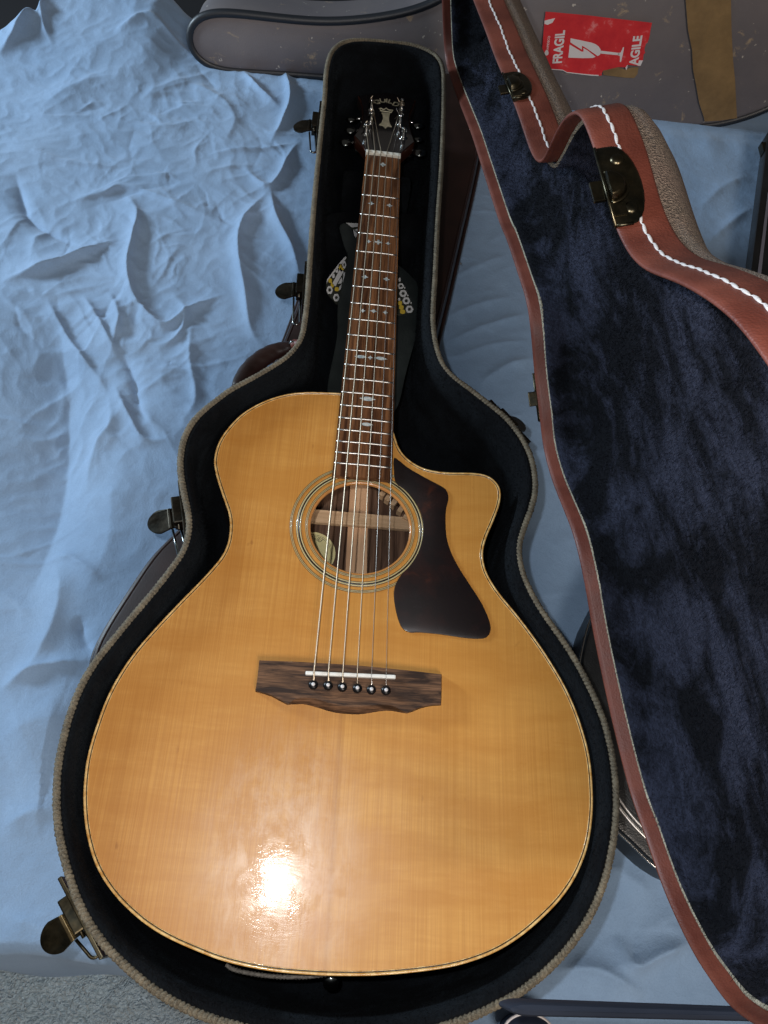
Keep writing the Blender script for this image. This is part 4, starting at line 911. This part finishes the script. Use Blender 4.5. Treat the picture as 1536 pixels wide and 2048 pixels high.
# px polyline, width left, width right (of travel direction), height in metres
FOLDS = [
 ([(0,566),(78,548),(150,522),(205,500),(240,488)], .026, .010, .020),
 ([(23,296),(109,320),(145,328),(219,336),(275,332)], .014, .006, .006),
 ([(117,412),(203,390),(242,377),(281,384),(351,414),(422,441),(478,463)], .016, .006, .008),
 ([(250,385),(276,432),(268,485),(258,545),(272,605),(312,652),(335,658)], .012, .018, .018),
 ([(30,345),(45,400),(62,440),(110,470),(170,505)], .010, .020, -.012),
 ([(484,332),(540,380),(588,298),(604,282)], .012, .010, .012),
 ([(540,378),(552,440),(585,505),(600,560)], .010, .018, .016),
 ([(545,378),(486,452),(477,510),(490,590),(502,664),(530,702)], .014, .014, .016),
 ([(484,142),(520,188),(562,220)], .010, .012, .014),
 ([(566,134),(580,204),(562,254),(540,285)], .012, .010, .018),
 ([(414,312),(469,305),(540,299),(590,288)], .006, .010, .008),
 ([(0,130),(51,92),(94,45),(110,6)], .034, .022, .030),
 ([(98,42),(98,88),(113,112)], .010, .012, .010),
 ([(234,102),(305,78),(352,98),(395,120)], .010, .020, .012),
 ([(90,590),(140,680),(190,745),(214,776)], .008, .016, .013),
 ([(165,590),(200,645),(228,700),(236,715)], .008, .015, .012),
 ([(218,585),(240,640),(226,690)], .010, .012, .010),
 ([(215,778),(220,845),(192,880),(172,950),(178,980)], .022, .016, .014),
 ([(226,765),(262,840),(290,882),(345,880)], .008, .014, .012),
 ([(235,690),(268,755),(275,800),(293,850)], .010, .016, -.012),
 ([(268,600),(300,640),(335,656),(385,622),(455,590)], .012, .010, .012),
 ([(345,590),(372,630),(355,680),(300,700)], .010, .012, .008),
 ([(385,640),(380,720),(392,800),(360,850)], .014, .012, .008),
 ([(235,900),(225,1000),(215,1100),(150,1220)], .050, .060, .014),
 ([(112,560),(120,700),(128,860),(112,1010),(70,1150),(10,1260)], .050, .085, -.042),
 ([(0,1480),(90,1440),(150,1450)], .04, .06, .016),
 ([(95,1110),(120,1160),(110,1240),(80,1310),(40,1370)], .020, .030, .012),
 ([(85,1113),(130,1110),(190,1150),(205,1170)], .010, .012, .008),
 ([(160,1230),(165,1270),(190,1310)], .010, .016, -.010),
 ([(0,1385),(60,1345),(120,1330),(180,1322)], .014, .020, .014),
 ([(0,1660),(60,1625),(110,1618)], .02, .03, .008),
 ([(0,1830),(70,1850),(150,1890)], .015, .03, .006),
 ([(880,640),(950,610),(1030,590)], .012, .012, .005),
 ([(885,690),(960,655),(1060,625)], .010, .012, .005),
 ([(900,560),(960,530),(1020,505)], .010, .012, .004),
 ([(895,720),(980,690),(1060,680)], .010, .012, .004),
 ([(955,775),(1010,735),(1070,715)], .012, .010, .008),
 ([(1230,1870),(1260,1930),(1320,1905),(1390,1880)], .018, .014, .022),
 ([(1100,1940),(1180,1935),(1250,1970),(1290,2000)], .016, .018, .018),
 ([(1190,1720),(1260,1760),(1310,1800)], .03, .03, .010),
 ([(1400,420),(1440,380),(1500,350)], .02, .02, .006),
 ([(1405,500),(1450,455),(1510,410)], .015, .02, .006),
 ([(340,160),(420,190),(470,240),(440,300)], .02, .03, .008),
 ([(60,240),(140,190),(230,170),(330,190)], .03, .04, .012),
 ([(250,250),(330,260),(400,240)], .015, .02, .006),
]
def wfold(P, wl, wr, h, pw=1.1, fade=.45):
    m_ = max(wl, wr)*4.5; i0, i1 = np.searchsorted(xs, [P[:, 0].min()-m_, P[:, 0].max()+m_]); j0, j1 = np.searchsorted(ys_, [P[:, 1].min()-m_, P[:, 1].max()+m_])
    if i1-i0 < 3 or j1-j0 < 3: return
    A, B = X[i0:i1, j0:j1], Y[i0:i1, j0:j1]; best = np.full(A.shape, 9.0); sg = np.zeros(A.shape); tt = np.zeros(A.shape); n = len(P)-1
    for i in range(n):
        a, b = P[i], P[i+1]; d = b-a; t = np.clip(((A-a[0])*d[0]+(B-a[1])*d[1])/(d @ d+1e-12), 0, 1); dx, dy = A-a[0]-t*d[0], B-a[1]-t*d[1]; D = np.hypot(dx, dy)
        k = D < best; best = np.where(k, D, best); sg = np.where(k, d[0]*dy-d[1]*dx, sg); tt = np.where(k, (i+t)/n, tt)
    env = np.clip(np.minimum(tt, 1-tt)/fade, 0, 1)
    Z[i0:i1, j0:j1] += h*np.exp(-(best/np.where(sg > 0, wl, wr))**pw)*env
for f in FOLDS:
    P = np.array([U(p, SZ)[:2] for p in f[0]]); P = cr(P, max(8, 5*len(P)), False) if len(P) > 2 else P
    wfold(P, f[1]*(.62 if f[1] < .035 else .9), f[2]*(.52 if f[2] < .035 else .9), f[3]*.74, 1.2, .3)
fr = np.random.default_rng(42)
hubs = [(-.42, .72), (-.30, .55), (-.36, .36), (-.50, .55), (-.28, .80), (-.22, .95), (-.45, .15), (-.33, .62), (-.40, .95), (-.24, .68), (-.31, .44)]
for k in range(210):
    hx, hy = hubs[fr.integers(len(hubs))]; a = fr.uniform(0, 2*PI); r0, r1 = fr.uniform(.0, .05), fr.uniform(.05, .19); b = fr.uniform(-.6, .6)
    P = np.array([(hx+(r0+(r1-r0)*t)*math.cos(a+b*t)+.004*math.sin(9*t+k), hy+(r0+(r1-r0)*t)*math.sin(a+b*t)+.004*math.cos(7*t+k)) for t in np.linspace(0, 1, 7)])
    w_ = fr.uniform(.0028, .0075); wfold(P, w_*fr.uniform(.7, 2.2), w_*fr.uniform(.5, 1), w_*fr.uniform(.22, .55)*(1 if fr.random() < .8 else -1))
for k in range(110):
    hx, hy = fr.uniform(-.02, .5), fr.uniform(.05, .95); a = fr.uniform(-.1, .7); L_ = fr.uniform(.04, .15)
    P = np.array([(hx+L_*(t-.5)*math.cos(a), hy+L_*(t-.5)*math.sin(a)+.006*math.sin(4*t+k)) for t in np.linspace(0, 1, 6)])
    w_ = fr.uniform(.003, .0065); wfold(P, w_*1.8, w_*.7, w_*fr.uniform(.12, .36))
for k in range(45):
    hx, hy = fr.uniform(.12, .42), fr.uniform(-.24, .02); a = fr.uniform(-.8, .8); L_ = fr.uniform(.05, .13)
    P = np.array([(hx+L_*(t-.5)*math.cos(a), hy+L_*(t-.5)*math.sin(a)+.004*math.sin(4*t+k)) for t in np.linspace(0, 1, 6)])
    w_ = fr.uniform(.003, .008); wfold(P, w_*1.8, w_*.7, w_*fr.uniform(.15, .40))
wx = X+.05*perlin(X*6, Y*6, 1); wy = Y+.05*perlin(X*6+9, Y*6+4, 2)
mask = np.clip((-.12-X)/.12, 0, 1)*np.clip((Y-.1)/.2, 0, 1)*.75+.25
rd = lambda s, k: 1-np.abs(perlin(wx*s, wy*s, k))*2.2
Z += mask*(.0032*np.clip(rd(6, 3), 0, 1)**1.4+.0016*np.clip(rd(14, 4), 0, 1)**1.3+.0012*np.clip(rd(34, 5), 0, 1)**1.3)
Z += .006*perlin(X*3, Y*3, 6)+.0005*perlin(X*60, Y*60, 7)
# keep the cloth below the cases that lie on it
def inside_soft(P, w_=.02):
    from mathutils.geometry import intersect_point_tri_2d
    x, y = X.ravel(), Y.ravel(); ins = np.zeros(len(x), bool); Q = np.roll(P, -1, 0)
    for a, b in zip(P, Q):
        c = ((a[1] > y) != (b[1] > y)); xi = (b[0]-a[0])*(y-a[1])/(b[1]-a[1]+1e-15)+a[0]; ins ^= c & (x < xi)
    return ins.reshape(X.shape)
for P, zt in ((bcp[::4], -.165), (kcp[::4], -.160), (rim_lo[::6], -.135)):
    ii = inside_soft(P); Z = np.where(ii, np.minimum(Z, zt), Z)
# bed edges: front drop, far hump and drop
ef = -.222-.060*np.clip((X+.05)/.2, 0, 1)**1.0+.003*np.sin(X*40)
dn = np.clip(ef-Y, 0, 1); Z -= np.where(dn > 0, .012*np.clip(dn/.012, 0, 1)**2+np.clip(dn-.012, 0, 1)*9.0, 0)
hs_ = lambda a: np.clip(a, 0, 1)**2*(3-2*np.clip(a, 0, 1))
hump = hs_((-.33-X)/.07)*hs_((X+.68)/.06)*.040*np.clip((Y-.95)/.2, 0, 1)
Z += hump*np.clip(1.4-np.abs((Y-1.2)/.12)*.4, 0, 1)
back = np.interp(X[:, 0], [-1.3, -.75, -.64, -.575, -.54, -.44, -.36, -.33, 0, 1.3], [.98, .99, 1.045, 1.09, 1.20, 1.21, 1.185, 1.18, 1.30, 1.40])[:, None]
db = np.clip(Y-back, 0, 2); Z -= np.where(db > 0, .02*np.clip(db/.02, 0, 1)**2+np.clip(db-.02, 0, 2)*6, 0)
# bank up a little against the grey case
bank = np.exp(-((Y-1.02)/.03)**2)*np.clip((X+.20)/.06, 0, 1)
Z += bank*(.006+.006*perlin(X*22, Y*5, 9))
Z = np.maximum(Z, -.72)
me = bpy.data.meshes.new('bed_sheet'); nV = NX*NY; me.vertices.add(nV); me.vertices.foreach_set('co', np.stack([X, Y, Z], -1).reshape(-1))
idx = np.arange(nV).reshape(NX, NY); Fq = np.stack([idx[:-1, :-1], idx[1:, :-1], idx[1:, 1:], idx[:-1, 1:]], -1).reshape(-1, 4)
me.loops.add(Fq.size); me.loops.foreach_set('vertex_index', Fq.reshape(-1).astype(np.int32)); me.polygons.add(len(Fq)); me.polygons.foreach_set('loop_start', np.arange(0, Fq.size, 4, dtype=np.int32)); me.update(calc_edges=True); me.validate()
sh = mk('bed_sheet', me, M['sheet']); sh['label'] = 'light blue crumpled cotton bed sheet spread under all the cases'; sh['category'] = 'bed sheet'
# rug and floor
RZ_ = -.60
pyd('floor', [(-4, -3, -.63), (4, -3, -.63), (4, 5, -.63), (-4, 5, -.63)], [(0, 1, 2, 3)], M['floor'])['kind'] = 'structure'
nx = 260; gx_ = np.linspace(-1.3, .5, nx); gy_ = np.linspace(-1.0, -.1, 160); RXX, RYY = np.meshgrid(gx_, gy_, indexing='ij')
RZZ = RZ_+.004*perlin(RXX*60, RYY*60, 21)+.005*perlin(RXX*28, RYY*28, 22)+.003*rng.standard_normal(RXX.shape)*.6
idx = np.arange(nx*160).reshape(nx, 160); Fq = np.stack([idx[:-1, :-1], idx[1:, :-1], idx[1:, 1:], idx[:-1, 1:]], -1).reshape(-1, 4)
rg = pyd('rug', np.stack([RXX, RYY, RZZ], -1).reshape(-1, 3), [tuple(map(int, f)) for f in Fq], M['rug']); rg['label'] = 'grey blue shaggy rug on the floor below the bed edge, lower left'; rg['category'] = 'rug'
# slate rail across the foot of the bed, above the case
ra, rb_, rc_, rd_ = (UPL(p, (0, 0, .155), np.array([0, 0, 1.0])) for p in ((1060, 2006), (1560, 2024), (1560, 2042), (1060, 2034)))
P2 = np.array([ra[:2], rb_[:2], rc_[:2], rd_[:2]]); ext = (P2[1]-P2[0])*.6
P2[1] += ext; P2[2] += ext; cyl = [P2[3]+(P2[0]-P2[3])*(.5+.5*math.sin(a))-np.array([.012*math.cos(a), 0]) for a in np.linspace(-PI/2, PI/2, 9)]
rail = prism('bed_rail', densify(np.array([P2[1], P2[2], *cyl]), 3), .130, .155, M['slate'], None, bev=.003)
rail['label'] = 'dark slate blue rail crossing the bottom right corner in front of the case'; rail['category'] = 'bed rail'
# shoe tip at the bottom edge
sc_ = U((1058, 2072), -.165)
shoe = thing('shoe', 'dark blue canvas shoe toe with white rim at the bottom edge below the rail', 'shoe', tuple(sc_))
tp = [np.array([sc_[0]+.024*math.cos(a), sc_[1]+.017*math.sin(a)]) for a in np.linspace(0, 2*PI, 48, endpoint=False)]; tp = np.array(tp)
loft('canvas_upper', [z3(tp, sc_[2]-.02), z3(tp, sc_[2]), z3(inset(tp, .004), sc_[2]+.005), z3(inset(tp, .010), sc_[2]+.007)], M['navycloth'], shoe, cap=[3])
tube('rubber_rim', z3(tp, sc_[2]), .0014, M['stwhite'], shoe, 8, closed=True)

# =============================================================== finish: parts were built in world space -> keep them there under their parents
def world_to_parent():
    bpy.context.view_layer.update()
    for o in S.objects:
        if o.parent is not None and o.type == 'MESH':
            if o.parent.type == 'EMPTY': o.matrix_parent_inverse = o.parent.matrix_world.inverted()
world_to_parent()
